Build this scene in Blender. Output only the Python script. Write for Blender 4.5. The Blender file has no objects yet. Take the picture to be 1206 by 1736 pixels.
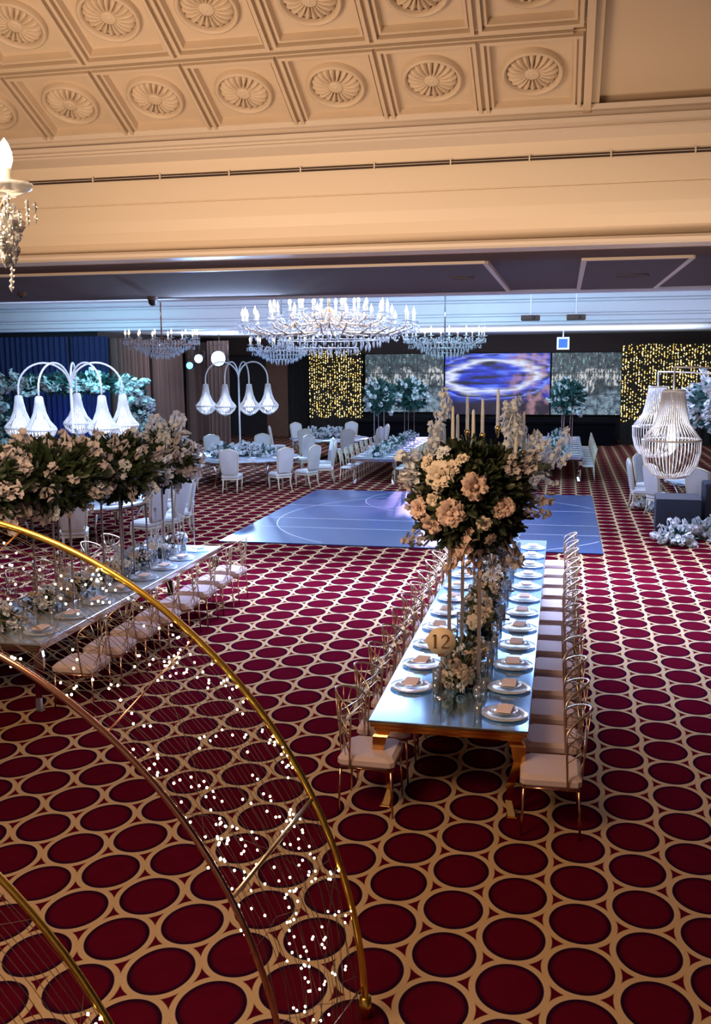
import bpy, math, random
from mathutils import Vector, Matrix, Euler, noise
PI = math.pi
scene = bpy.context.scene
COL = scene.collection
R = math.radians

# ------------------------------------------------------------------ camera
F_PX, H_CAM, PITCH, YAW, ROLL = 1631.0, 3.6, R(8.904), R(12.195), R(0.4)
cd = bpy.data.cameras.new('camera'); cam = bpy.data.objects.new('camera', cd); COL.objects.link(cam)
cd.sensor_fit = 'VERTICAL'; cd.sensor_height = 36.0; cd.lens = F_PX * 36.0 / 1736.0
cd.clip_start = 0.05; cd.clip_end = 200
fw = Vector((-math.sin(YAW)*math.cos(PITCH), math.cos(YAW)*math.cos(PITCH), -math.sin(PITCH)))
rt = Vector((math.cos(YAW), math.sin(YAW), 0)); up = rt.cross(fw)
m = Matrix((rt, up, -fw)).transposed().to_4x4()
m = m @ Matrix.Rotation(-ROLL, 4, 'Z'); m.translation = (0, 0, H_CAM)
cam.matrix_world = m
scene.camera = cam
scene.view_settings.view_transform = 'Standard'
try: scene.view_settings.look = 'None'
except Exception: pass
scene.view_settings.gamma = 1.0
scene.view_settings.use_curve_mapping = False
scene.view_settings.exposure = 0.0

# ------------------------------------------------------------------ world
w = bpy.data.worlds.new('world'); scene.world = w; w.use_nodes = True
w.node_tree.nodes['Background'].inputs[0].default_value = (0.75, 0.68, 0.72, 1)
w.node_tree.nodes['Background'].inputs[1].default_value = 0.10

# ------------------------------------------------------------------ lights
def area(name, loc, target, sx, sy, power, col, spread=180):
    l = bpy.data.lights.new(name, 'AREA'); l.shape = 'RECTANGLE'; l.size = sx; l.size_y = sy
    l.energy = power; l.color = col; l.spread = R(spread)
    o = bpy.data.objects.new(name, l); COL.objects.link(o); o.location = loc
    o.rotation_euler = (Vector(target)-Vector(loc)).to_track_quat('-Z', 'Y').to_euler()
    return o
def point(name, loc, power, col, r=0.15):
    l = bpy.data.lights.new(name, 'POINT'); l.energy = power; l.color = col; l.shadow_soft_size = r
    o = bpy.data.objects.new(name, l); COL.objects.link(o); o.location = loc; return o
def spot(name, loc, target, power, col, ang=50, r=0.1, blend=0.6):
    l = bpy.data.lights.new(name, 'SPOT'); l.energy = power; l.color = col; l.spot_size = R(ang); l.spot_blend = blend
    l.shadow_soft_size = r
    o = bpy.data.objects.new(name, l); COL.objects.link(o); o.location = loc
    o.rotation_euler = (Vector(target)-Vector(loc)).to_track_quat('-Z', 'Y').to_euler(); return o
WARM = (1.0, 0.66, 0.36); COOL = (0.50, 0.66, 1.0); BLUE = (0.08, 0.22, 1.0); CYAN = (0.25, 0.85, 1.0)
# warm chandelier light over the near end, cool house light over the dance floor end
area('warm_chandelier_light_near', (-3.0, 3.2, 5.2), (-1.0, 5.5, 0), 2.0, 2.0, 190, (1.0, 0.67, 0.40))
area('warm_ceiling_wash', (-4.5, 5.5, 3.9), (-4.0, 10.3, 6.3), 3.0, 0.8, 165, (1.0, 0.70, 0.44))
area('warm_cove_light', (-1.5, 8.6, 4.2), (-2.0, 10.6, 5.2), 8.0, 0.4, 60, (1.0, 0.74, 0.52))
area("cool_tray_light", (-3.0, 21.5, 5.9), (-3.0, 19.0, 0), 12.0, 7.0, 1800, COOL)
area('fascia_cove_light', (-5.0, 29.0, 4.9), (-5.0, 31.95, 5.3), 28.0, 0.3, 190, (0.74, 0.78, 1.0))
area('beam_cool_spill', (-2.5, 18.3, 5.7), (-2.0, 11.8, 0), 12.0, 1.0, 1900, (0.48, 0.60, 1.0), 80)
area('far_table_blue_light', (-7.0, 34.0, 4.6), (-7.0, 32.0, 0), 10.0, 3.0, 90, (0.40, 0.58, 1.0))
area('far_ceiling_wash', (-5.0, 37.5, 3.9), (-5.0, 37.5, 5.0), 20.0, 5.0, 900, (0.70, 0.78, 1.0))  # added uplight to brighten the far ceiling, no fitting stands there
spot('stage_spot_white', (-13.95, 37.85, 3.72), (-5.5, 20.5, 0), 9000, (0.45, 0.68, 1.0), 42)
spot('stage_spot_blue', (-14.85, 37.95, 3.75), (-7.0, 20.5, 0), 5000, (0.12, 0.40, 1.0), 45)
spot('stage_spot_violet', (-6.0, 43.5, 4.4), (-5.6, 27.0, 0), 5000, (0.55, 0.40, 1.0), 30)
area('curtain_blue_uplight', (-17.3, 31.9, 0.3), (-17.3, 33.0, 3.4), 1.6, 0.4, 60, BLUE)
area('drape_white_wash', (-13.8, 36.5, 4.4), (-16.8, 37.0, 2.5), 4.0, 0.4, 60, (0.9, 0.80, 0.78))  # added light to lift the brown drapes, no lamp of the hall
area('garland_cyan_light', (-14.5, 28.6, 4.0), (-15.5, 30.2, 2.6), 3.0, 0.5, 110, CYAN)
area('left_table_cool_light', (-9.0, 16.2, 4.6), (-9.2, 18.0, 0.8), 4.0, 3.0, 300, COOL)
area('left_long_table_light', (-5.8, 16.4, 4.6), (-5.8, 12.8, 0.8), 2.0, 1.0, 230, COOL)
area('right_cool_light', (2.4, 17.6, 5.8), (1.6, 15.5, 0), 4.0, 1.5, 620, (0.62, 0.70, 1.0), 90)

# ------------------------------------------------------------------ material helpers
def new_mat(name):
    mt = bpy.data.materials.new(name); mt.use_nodes = True
    return mt, mt.node_tree, mt.node_tree.nodes['Principled BSDF']
def pbr(name, col, rough=0.6, metal=0.0, bump=0.0, bscale=60, var=0.0, vscale=4, spec=0.5, sheen=0.0, sub=0.0):
    mt, nt, b = new_mat(name)
    b.inputs['Base Color'].default_value = (*col, 1); b.inputs['Roughness'].default_value = rough
    b.inputs['Metallic'].default_value = metal; b.inputs['Specular IOR Level'].default_value = spec
    if sheen: b.inputs['Sheen Weight'].default_value = sheen
    tc = nt.nodes.new('ShaderNodeTexCoord')
    if var:
        n = nt.nodes.new('ShaderNodeTexNoise'); n.inputs['Scale'].default_value = vscale; n.inputs['Detail'].default_value = 4
        nt.links.new(tc.outputs['Object'], n.inputs['Vector'])
        mx = nt.nodes.new('ShaderNodeMix'); mx.data_type = 'RGBA'
        mx.inputs[6].default_value = (*[c*(1-var) for c in col], 1); mx.inputs[7].default_value = (*[min(1, c*(1+var)) for c in col], 1)
        nt.links.new(n.outputs['Fac'], mx.inputs[0]); nt.links.new(mx.outputs[2], b.inputs['Base Color'])
    if bump:
        n = nt.nodes.new('ShaderNodeTexNoise'); n.inputs['Scale'].default_value = bscale; n.inputs['Detail'].default_value = 3
        nt.links.new(tc.outputs['Object'], n.inputs['Vector'])
        bp = nt.nodes.new('ShaderNodeBump'); bp.inputs['Strength'].default_value = bump; bp.inputs['Distance'].default_value = 0.01
        nt.links.new(n.outputs['Fac'], bp.inputs['Height']); nt.links.new(bp.outputs['Normal'], b.inputs['Normal'])
    return mt
def emit(name, col, s):
    mt, nt, b = new_mat(name)
    b.inputs['Base Color'].default_value = (*col, 1)
    b.inputs['Emission Color'].default_value = (*col, 1); b.inputs['Emission Strength'].default_value = s
    return mt
def glassy(name, tint, ior=1.45, rough=0.05, opacity=0.15, fres=1.0):
    """thin clear glass or crystal: mostly transparent with a glossy coat"""
    mt = bpy.data.materials.new(name); mt.use_nodes = True; nt = mt.node_tree; nt.nodes.clear()
    out = nt.nodes.new('ShaderNodeOutputMaterial'); tr = nt.nodes.new('ShaderNodeBsdfTransparent')
    gl = nt.nodes.new('ShaderNodeBsdfGlossy'); df = nt.nodes.new('ShaderNodeBsdfDiffuse')
    tr.inputs[0].default_value = (*tint, 1); gl.inputs['Roughness'].default_value = rough; df.inputs[0].default_value = (0.85, 0.9, 0.95, 1)
    m1 = nt.nodes.new('ShaderNodeMixShader'); m2 = nt.nodes.new('ShaderNodeMixShader'); lw = nt.nodes.new('ShaderNodeLayerWeight')
    lw.inputs[0].default_value = 0.35
    mm = nt.nodes.new('ShaderNodeMath'); mm.operation = 'MULTIPLY_ADD'; mm.inputs[1].default_value = 0.75*fres; mm.inputs[2].default_value = 0.12
    nt.links.new(lw.outputs['Fresnel'], mm.inputs[0]); nt.links.new(mm.outputs[0], m1.inputs[0])
    nt.links.new(tr.outputs[0], m1.inputs[1]); nt.links.new(gl.outputs[0], m1.inputs[2])
    m2.inputs[0].default_value = opacity
    nt.links.new(m1.outputs[0], m2.inputs[1]); nt.links.new(df.outputs[0], m2.inputs[2]); nt.links.new(m2.outputs[0], out.inputs[0])
    return mt

class NX:
    """small expression builder over math nodes"""
    def __init__(s, nt): s.nt = nt
    def op(s, o, a, b=None, c=None):
        n = s.nt.nodes.new('ShaderNodeMath'); n.operation = o
        for i, v in enumerate((a, b, c)):
            if v is None: continue
            if isinstance(v, (int, float)): n.inputs[i].default_value = v
            else: s.nt.links.new(v, n.inputs[i])
        return n.outputs[0]
    def mixc(s, f, a, b):
        n = s.nt.nodes.new('ShaderNodeMix'); n.data_type = 'RGBA'
        for i, v in ((0, f), (6, a), (7, b)):
            if isinstance(v, tuple): n.inputs[i].default_value = (*v, 1)
            elif isinstance(v, (int, float)): n.inputs[i].default_value = v
            else: s.nt.links.new(v, n.inputs[i])
        return n.outputs[2]
    def step(s, v, edge, soft):   # 0 below edge, 1 above
        n = s.nt.nodes.new('ShaderNodeMapRange'); n.interpolation_type = 'SMOOTHSTEP'
        s.nt.links.new(v, n.inputs[0]); n.inputs[1].default_value = edge-soft; n.inputs[2].default_value = edge+soft
        return n.outputs[0]

def carpet_material():
    mt, nt, b = new_mat('carpet_medallion'); x = NX(nt)
    tc = nt.nodes.new('ShaderNodeTexCoord'); sp = nt.nodes.new('ShaderNodeSeparateXYZ'); nt.links.new(tc.outputs['Object'], sp.inputs[0])
    PXc, PYc = 0.82, 0.50
    def lat(x0, y0):
        u = x.op('SUBTRACT', sp.outputs[0], x0-PXc/2); v = x.op('SUBTRACT', sp.outputs[1], y0-PYc/2)
        u = x.op('SUBTRACT', x.op('FLOORED_MODULO', u, PXc), PXc/2); v = x.op('SUBTRACT', x.op('FLOORED_MODULO', v, PYc), PYc/2)
        u = x.op('MULTIPLY', u, 1.17)
        return x.op('SQRT', x.op('ADD', x.op('MULTIPLY', u, u), x.op('MULTIPLY', v, v)))
    d = x.op('MINIMUM', lat(-0.22, 5.155), lat(0.19, 5.405))
    n1 = nt.nodes.new('ShaderNodeTexNoise'); n1.inputs['Scale'].default_value = 90; nt.links.new(tc.outputs['Object'], n1.inputs[0])
    n2 = nt.nodes.new('ShaderNodeTexNoise'); n2.inputs['Scale'].default_value = 7; nt.links.new(tc.outputs['Object'], n2.inputs[0])
    gold = x.mixc(n1.outputs['Fac'], (0.37, 0.24, 0.125), (0.53, 0.35, 0.185))
    goldl = x.mixc(0.35, gold, (0.48, 0.32, 0.25))
    red = x.mixc(n2.outputs['Fac'], (0.060, 0.0022, 0.0075), (0.088, 0.0030, 0.013))
    dark = (0.014, 0.003, 0.012)
    c = x.mixc(x.step(d, 0.200, 0.022), red, dark)
    c = x.mixc(x.step(d, 0.231, 0.004), c, goldl)
    c = x.mixc(x.step(d, 0.246, 0.006), c, gold)
    c = x.mixc(x.step(d, 0.276, 0.004), c, (0.07, 0.002, 0.010))
    nt.links.new(c, b.inputs['Base Color']); b.inputs['Roughness'].default_value = 1.0; b.inputs['Specular IOR Level'].default_value = 0.0
    bp = nt.nodes.new('ShaderNodeBump'); bp.inputs['Strength'].default_value = 0.25; bp.inputs['Distance'].default_value = 0.01
    nt.links.new(n1.outputs['Fac'], bp.inputs['Height']); nt.links.new(bp.outputs[0], b.inputs['Normal'])
    return mt

def screen_swirl():
    """blue screen picture: a pale elliptic swirl with streaks (object coords: x width, z height)"""
    mt, nt, b = new_mat('screen_swirl'); x = NX(nt)
    tc = nt.nodes.new('ShaderNodeTexCoord'); sp = nt.nodes.new('ShaderNodeSeparateXYZ'); nt.links.new(tc.outputs['Object'], sp.inputs[0])
    nz = nt.nodes.new('ShaderNodeTexNoise'); nz.inputs['Scale'].default_value = 1.3; nz.inputs['Detail'].default_value = 6
    mp = nt.nodes.new('ShaderNodeMapping'); mp.inputs['Scale'].default_value = (0.45, 1, 3.6); mp.inputs['Rotation'].default_value = (0, R(12), 0)
    nt.links.new(tc.outputs['Object'], mp.inputs[0]); nt.links.new(mp.outputs[0], nz.inputs[0])
    u = x.op('DIVIDE', x.op('ADD', sp.outputs[0], 0.25), 1.95); v = x.op('DIVIDE', x.op('SUBTRACT', x.op('SUBTRACT', sp.outputs[2], 0.35), x.op('MULTIPLY', sp.outputs[0], 0.04)), 0.72)
    r = x.op('SQRT', x.op('ADD', x.op('MULTIPLY', u, u), x.op('MULTIPLY', v, v)))
    r = x.op('ADD', r, x.op('MULTIPLY', x.op('SUBTRACT', nz.outputs['Fac'], 0.5), 0.85))
    ring = x.op('POWER', x.op('SUBTRACT', 1.0, x.op('MINIMUM', 1.0, x.op('MULTIPLY', x.op('ABSOLUTE', x.op('SUBTRACT', r, 1.0)), 4.0))), 1.6)
    ring2 = x.op('POWER', x.op('SUBTRACT', 1.0, x.op('MINIMUM', 1.0, x.op('MULTIPLY', x.op('ABSOLUTE', x.op('SUBTRACT', r, 1.42)), 9))), 2)
    st = x.step(nz.outputs['Fac'], 0.58, 0.06)
    base = x.mixc(x.step(nz.outputs['Fac'], 0.47, 0.07), (0.004, 0.004, 0.02), (0.008, 0.02, 0.50))
    low = x.step(sp.outputs[2], -0.65, 0.3)
    base = x.mixc(low, (0.012, 0.006, 0.02), base)
    c = x.mixc(x.op('MULTIPLY', st, x.op('MULTIPLY', low, 0.5)), base, (0.10, 0.25, 0.95))
    c = x.mixc(x.op('MULTIPLY', ring2, 0.7), c, (0.25, 0.35, 0.95))
    c = x.mixc(x.op('MINIMUM', 1.0, x.op('MULTIPLY', ring, 1.1)), c, (0.62, 0.68, 0.88))
    pk = nt.nodes.new('ShaderNodeTexNoise'); pk.inputs['Scale'].default_value = 2.2; nt.links.new(tc.outputs['Object'], pk.inputs[0])
    right = x.op('MULTIPLY', x.step(sp.outputs[0], 0.6, 0.5), x.step(pk.outputs['Fac'], 0.55, 0.14))
    c = x.mixc(x.op('MULTIPLY', right, 0.7), c, (0.42, 0.22, 0.26))
    nt.links.new(c, b.inputs['Emission Color']); b.inputs['Emission Strength'].default_value = 1.15
    b.inputs['Base Color'].default_value = (0.01, 0.01, 0.015, 1); b.inputs['Roughness'].default_value = 0.3
    return mt
def screen_feed(name, seed):
    """a live picture of the lit hall on the screen: pale blurred patches over dark"""
    mt, nt, b = new_mat(name); x = NX(nt)
    tc = nt.nodes.new('ShaderNodeTexCoord'); mp = nt.nodes.new('ShaderNodeMapping'); mp.inputs['Location'].default_value = (seed, 0, seed*0.7)
    mp.inputs['Scale'].default_value = (0.8, 1, 1.5)
    nt.links.new(tc.outputs['Object'], mp.inputs[0])
    sp = nt.nodes.new('ShaderNodeSeparateXYZ'); nt.links.new(tc.outputs['Object'], sp.inputs[0])
    def nz(sc, det, stretch=(1,1,1)):
        m_ = nt.nodes.new('ShaderNodeMapping'); m_.inputs['Scale'].default_value = stretch; m_.inputs['Location'].default_value = (seed*1.7, 0, seed)
        nt.links.new(tc.outputs['Object'], m_.inputs[0])
        n = nt.nodes.new('ShaderNodeTexNoise'); n.inputs['Scale'].default_value = sc; n.inputs['Detail'].default_value = det
        n.inputs['Roughness'].default_value = 0.65; nt.links.new(m_.outputs[0], n.inputs[0]); return n.outputs['Fac']
    big, fine, vert = nz(0.8, 3), nz(4.5, 6), nz(5.0, 4, (2.2, 1, .6))
    vo = nt.nodes.new('ShaderNodeTexVoronoi'); vo.inputs['Scale'].default_value = 4.5; nt.links.new(mp.outputs[0], vo.inputs[0])
    hz = x.op('ADD', sp.outputs[2], x.op('MULTIPLY', x.op('SUBTRACT', big, 0.5), 2.2))
    c = x.mixc(x.step(fine, 0.5, 0.16), (0.006, 0.008, 0.012), (0.09, 0.13, 0.15))
    low = x.mixc(x.step(fine, 0.5, 0.14), (0.04, 0.07, 0.11), (0.30, 0.42, 0.52))
    c = x.mixc(x.step(hz, -0.55, 0.15), low, c)
    mid = x.op('MULTIPLY', x.step(hz, -0.1, 0.12), x.op('SUBTRACT', 1.0, x.step(hz, 0.55, 0.12)))
    c = x.mixc(x.op('MULTIPLY', mid, x.step(vert, 0.52, 0.04)), c, (0.78, 0.80, 0.80))
    c = x.mixc(x.op('MULTIPLY', x.step(hz, 0.75, 0.1), x.step(vert, 0.60, 0.04)), c, (0.25, 0.48, 0.46))
    c = x.mixc(x.op('SUBTRACT', 1.0, x.step(vo.outputs['Distance'], 0.11, 0.03)), c, (0.95, 0.92, 0.78))
    nt.links.new(c, b.inputs['Emission Color']); b.inputs['Emission Strength'].default_value = 0.75
    b.inputs['Base Color'].default_value = (0.01, 0.01, 0.015, 1); b.inputs['Roughness'].default_value = 0.3
    return mt

M = {}
M['carpet'] = carpet_material()
M['plaster_warm'] = pbr('plaster_warm', (0.60, 0.47, 0.35), 0.55, bump=0.05, bscale=30)
M['plaster_cream'] = pbr('plaster_cream', (0.72, 0.60, 0.48), 0.5, bump=0.03, bscale=25)
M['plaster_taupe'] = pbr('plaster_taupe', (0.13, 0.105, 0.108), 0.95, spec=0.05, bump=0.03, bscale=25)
M['trim_pale'] = pbr('trim_pale', (0.66, 0.56, 0.48), 0.45)
M['plaster_white'] = pbr('plaster_white', (0.66, 0.70, 0.78), 0.5, bump=0.03, bscale=25)
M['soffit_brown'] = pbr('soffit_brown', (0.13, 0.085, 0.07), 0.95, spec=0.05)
M['slot_dark'] = pbr('slot_dark', (0.04, 0.02, 0.015), 0.8)
M['header'] = pbr('header_brown', (0.07, 0.035, 0.03), 0.6)
M['wall_dark'] = pbr('wall_dark', (0.02, 0.016, 0.02), 0.7, var=0.3)
M['wall_brown'] = pbr('wall_brown', (0.16, 0.07, 0.04), 0.6, var=0.2)
M['drape_blue'] = pbr('drape_blue', (0.014, 0.028, 0.10), 0.85, bump=0.1)
M['drape_brown'] = pbr('drape_brown', (0.15, 0.095, 0.085), 0.8, bump=0.1)
M['drape_black'] = pbr('drape_black', (0.012, 0.011, 0.010), 0.9)
M['stage'] = pbr('stage_black', (0.004, 0.004, 0.006), 0.95, spec=0.05)
M['gold'] = pbr('gold_polished', (0.78, 0.42, 0.13), 0.14, 1.0)
M['gold_bright'] = pbr('gold_satin_tube', (0.90, 0.58, 0.10), 0.28, 1.0)
M['rose_gold'] = pbr('rose_gold', (0.72, 0.38, 0.26), 0.2, 1.0)
M['wire_gold'] = pbr('wire_champagne', (0.72, 0.56, 0.40), 0.3, 1.0)
M['net_wire'] = pbr('net_wire_bronze', (0.10, 0.06, 0.035), 0.6)
M['chrome'] = pbr('chrome', (0.75, 0.76, 0.80), 0.12, 1.0)
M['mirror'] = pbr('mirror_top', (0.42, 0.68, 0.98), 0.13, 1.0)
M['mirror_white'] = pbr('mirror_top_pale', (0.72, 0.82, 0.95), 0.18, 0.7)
M['mirror_plate'] = pbr('stand_plate_dark', (0.28, 0.24, 0.24), 0.15, 0.9)
M['seat_blush'] = pbr('seat_blush', (0.56, 0.42, 0.42), 0.8, bump=0.05, bscale=200, sheen=0.2)
M['seat_white'] = pbr('seat_ivory', (0.66, 0.66, 0.68), 0.8, bump=0.05, bscale=200)
M['chair_fabric'] = pbr('chair_fabric_pale', (0.60, 0.60, 0.64), 0.75, bump=0.06, bscale=150)
M['chair_wood'] = pbr('chair_wood_cream', (0.62, 0.56, 0.44), 0.4, bump=0.03)
M['glass'] = glassy('clear_glass', (0.92, 0.96, 1.0), opacity=0.10)
M['charger'] = glassy('scalloped_glass', (0.80, 0.90, 1.0), opacity=0.42, rough=0.15, fres=0.8)
M['pole_grey'] = pbr('pole_bronze_grey', (0.34, 0.28, 0.26), 0.35, 0.6)
M['crystal'] = glassy('crystal', (0.86, 0.92, 1.0), opacity=0.45, rough=0.12, fres=1.2)
M['crystal_warm'] = glassy('crystal_warm', (0.95, 0.90, 0.86), opacity=0.4, rough=0.1, fres=1.2)
M['napkin'] = pbr('napkin_pink', (0.84, 0.64, 0.58), 0.85)
M['card'] = pbr('sign_cream', (0.80, 0.62, 0.42), 0.6)
M['ink'] = pbr('sign_ink', (0.16, 0.07, 0.03), 0.6)
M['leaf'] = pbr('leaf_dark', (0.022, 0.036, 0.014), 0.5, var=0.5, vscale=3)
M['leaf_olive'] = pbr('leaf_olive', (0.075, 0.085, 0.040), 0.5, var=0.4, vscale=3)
M['leaf_teal_lit'] = pbr('leaf_teal_lit', (0.03, 0.10, 0.10), 0.5, var=0.5, vscale=3)  # leaf green with the far end's cyan light put into the colour
M['rose_peach'] = pbr('petal_peach', (0.72, 0.51, 0.42), 0.7, var=0.12, vscale=20)
M['rose_cream'] = pbr('petal_cream', (0.74, 0.62, 0.50), 0.7, var=0.1, vscale=20)
M['petal_white'] = pbr('petal_white', (0.72, 0.75, 0.80), 0.7, var=0.06, vscale=20)
M['petal_grey'] = pbr('petal_dusky', (0.50, 0.44, 0.44), 0.7, var=0.1, vscale=20)
M['wax'] = pbr('candle_wax', (0.80, 0.74, 0.62), 0.5)
M['bead'] = pbr('bead_pearl', (0.78, 0.78, 0.80), 0.25, spec=0.8)
M['bulb_warm'] = emit('bulb_warm', (1.0, 0.86, 0.62), 9.0)
M['bulb_candle'] = emit('bulb_candle', (1.0, 0.88, 0.72), 14.0)
M['bulb_far'] = emit('bulb_far', (1.0, 0.80, 0.62), 4.0)
M['fairy'] = emit('fairy_light', (1.0, 0.86, 0.42), 1.8)
M['fairy_gold'] = emit('fairy_light_gold', (1.0, 0.66, 0.14), 0.9)
M['lamp_inner'] = emit('lamp_inner', (0.80, 0.86, 1.0), 1.6)
M['lens_blue'] = emit('lens_blue', (0.25, 0.50, 1.0), 14.0)
M['lens_cyan'] = emit('lens_cyan', (0.1, 0.5, 1.0), 5.0)
M['exit_blue'] = emit('exit_blue', (0.01, 0.07, 0.38), 1.0)
M['exit_white'] = emit('exit_white', (0.55, 0.70, 0.9), 0.8)
M['speaker'] = pbr('speaker_navy', (0.012, 0.018, 0.045), 0.55, bump=0.1, bscale=200)
M['speaker_top'] = pbr('speaker_top_grey', (0.07, 0.065, 0.09), 0.5)
M['black'] = pbr('black_plastic', (0.01, 0.01, 0.012), 0.5)
M['floor_navy'] = pbr('dance_floor_navy', (0.004, 0.034, 0.15), 0.34, var=0.25, vscale=0.6)
M['floor_line'] = pbr('dance_floor_line', (0.55, 0.58, 0.68), 0.3)
M['swirl'] = screen_swirl()
M['feed_a'] = screen_feed('screen_feed_left', 3.1); M['feed_b'] = screen_feed('screen_feed_right', 8.7)

# ------------------------------------------------------------------ mesh builder
class MB:
    def __init__(s): s.v = []; s.f = []; s.sm = []
    def add(s, vs, fs, smooth=False):
        k = len(s.v); s.v.extend(tuple(p) for p in vs)
        s.f.extend(tuple(i+k for i in q) for q in fs); s.sm.extend([smooth]*len(fs)); return s
    def box(s, x0, y0, z0, x1, y1, z1, b=0.0):
        if b <= 0:
            vs = [(x0,y0,z0),(x1,y0,z0),(x1,y1,z0),(x0,y1,z0),(x0,y0,z1),(x1,y0,z1),(x1,y1,z1),(x0,y1,z1)]
            return s.add(vs, [(0,3,2,1),(4,5,6,7),(0,1,5,4),(1,2,6,5),(2,3,7,6),(3,0,4,7)])
        rings = [(z0, b), (z0+b, 0), (z1-b, 0), (z1, b)]; vs = []; fs = []
        for z, i in rings:
            c = b if i == 0 else b*1.6
            a, bb, cc, d = x0+i, x1-i, y0+i, y1-i
            vs += [(a+c,cc,z),(bb-c,cc,z),(bb,cc+c,z),(bb,d-c,z),(bb-c,d,z),(a+c,d,z),(a,d-c,z),(a,cc+c,z)]
        for k in range(3):
            for j in range(8): fs.append((k*8+j, k*8+(j+1)%8, k*8+8+(j+1)%8, k*8+8+j))
        fs.append(tuple(range(7,-1,-1))); fs.append(tuple(range(24,32)))
        return s.add(vs, fs)
    def tube(s, pts, r, n=6, closed=False, cap=True):
        pts = [Vector(p) for p in pts]; N = len(pts)
        rr = r if isinstance(r, (list, tuple)) else [r]*N
        vs = []; fs = []; prev = None
        for i, p in enumerate(pts):
            a = pts[(i-1) % N] if (closed or i > 0) else p; c = pts[(i+1) % N] if (closed or i < N-1) else p
            t = (c-a).normalized() if (c-a).length > 1e-9 else Vector((0,0,1))
            if prev is None: u = t.orthogonal().normalized()
            else:
                u = prev - t*prev.dot(t); u = u.normalized() if u.length > 1e-6 else t.orthogonal().normalized()
            prev = u; v = t.cross(u)
            for k in range(n):
                ang = 2*PI*k/n; vs.append(p + (u*math.cos(ang)+v*math.sin(ang))*rr[i])
        for i in range(N if closed else N-1):
            j = (i+1) % N
            for k in range(n): fs.append((i*n+k, i*n+(k+1)%n, j*n+(k+1)%n, j*n+k))
        if cap and not closed: fs.append(tuple(range(n-1,-1,-1))); fs.append(tuple((N-1)*n+k for k in range(n)))
        return s.add(vs, fs, True)
    def lathe(s, prof, n=16, c=(0,0,0), wob=0.0, wn=0, cap=False):
        vs = []; fs = []
        for r, z in prof:
            for k in range(n):
                a = 2*PI*k/n; q = r*(1+(wob*math.cos(a*wn) if wob else 0))
                vs.append((c[0]+q*math.cos(a), c[1]+q*math.sin(a), c[2]+z))
        for i in range(len(prof)-1):
            for k in range(n): fs.append((i*n+k, i*n+(k+1)%n, (i+1)*n+(k+1)%n, (i+1)*n+k))
        if cap: fs.append(tuple(range(n-1,-1,-1))); fs.append(tuple((len(prof)-1)*n+k for k in range(n)))
        return s.add(vs, fs, True)
    def ball(s, c, r, n=6, mrings=4, sz=1.0):
        prof = []
        vs = [(c[0], c[1], c[2]-r*sz)]; fs = []
        for i in range(1, mrings):
            a = -PI/2+PI*i/mrings
            for k in range(n):
                b = 2*PI*k/n; vs.append((c[0]+r*math.cos(a)*math.cos(b), c[1]+r*math.cos(a)*math.sin(b), c[2]+r*sz*math.sin(a)))
        vs.append((c[0], c[1], c[2]+r*sz)); L = len(vs)-1
        for k in range(n): fs.append((0, 1+(k+1)%n, 1+k))
        for i in range(mrings-2):
            for k in range(n): a = 1+i*n; fs.append((a+k, a+(k+1)%n, a+n+(k+1)%n, a+n+k))
        a = 1+(mrings-2)*n
        for k in range(n): fs.append((a+k, a+(k+1)%n, L))
        return s.add(vs, fs, True)
    def octa(s, c, r, h):
        x, y, z = c
        return s.add([(x+r,y,z),(x,y+r,z),(x-r,y,z),(x,y-r,z),(x,y,z+h*.35),(x,y,z-h*.65)],
                     [(0,1,4),(1,2,4),(2,3,4),(3,0,4),(1,0,5),(2,1,5),(3,2,5),(0,3,5)])
    def prism(s, poly, a, b, axis='x', smooth=False):
        """poly of 2-D points swept along an axis from a to b"""
        n = len(poly); vs = []
        for t in (a, b):
            for p, q in poly:
                vs.append((t,p,q) if axis == 'x' else (p,t,q) if axis == 'y' else (p,q,t))
        fs = [(i, (i+1)%n, n+(i+1)%n, n+i) for i in range(n)]
        fs.append(tuple(range(n-1,-1,-1))); fs.append(tuple(range(n,2*n)))
        return s.add(vs, fs, smooth)
    def mesh(s, name, mat):
        me = bpy.data.meshes.new(name); me.from_pydata(s.v, [], s.f); me.polygons.foreach_set('use_smooth', s.sm)
        me.materials.append(M[mat] if isinstance(mat, str) else mat); me.update(); return me
    def build(s, name, mat, parent=None, loc=None, rot=None):
        return put(name, s.mesh(name, mat), parent, loc, rot)

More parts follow.
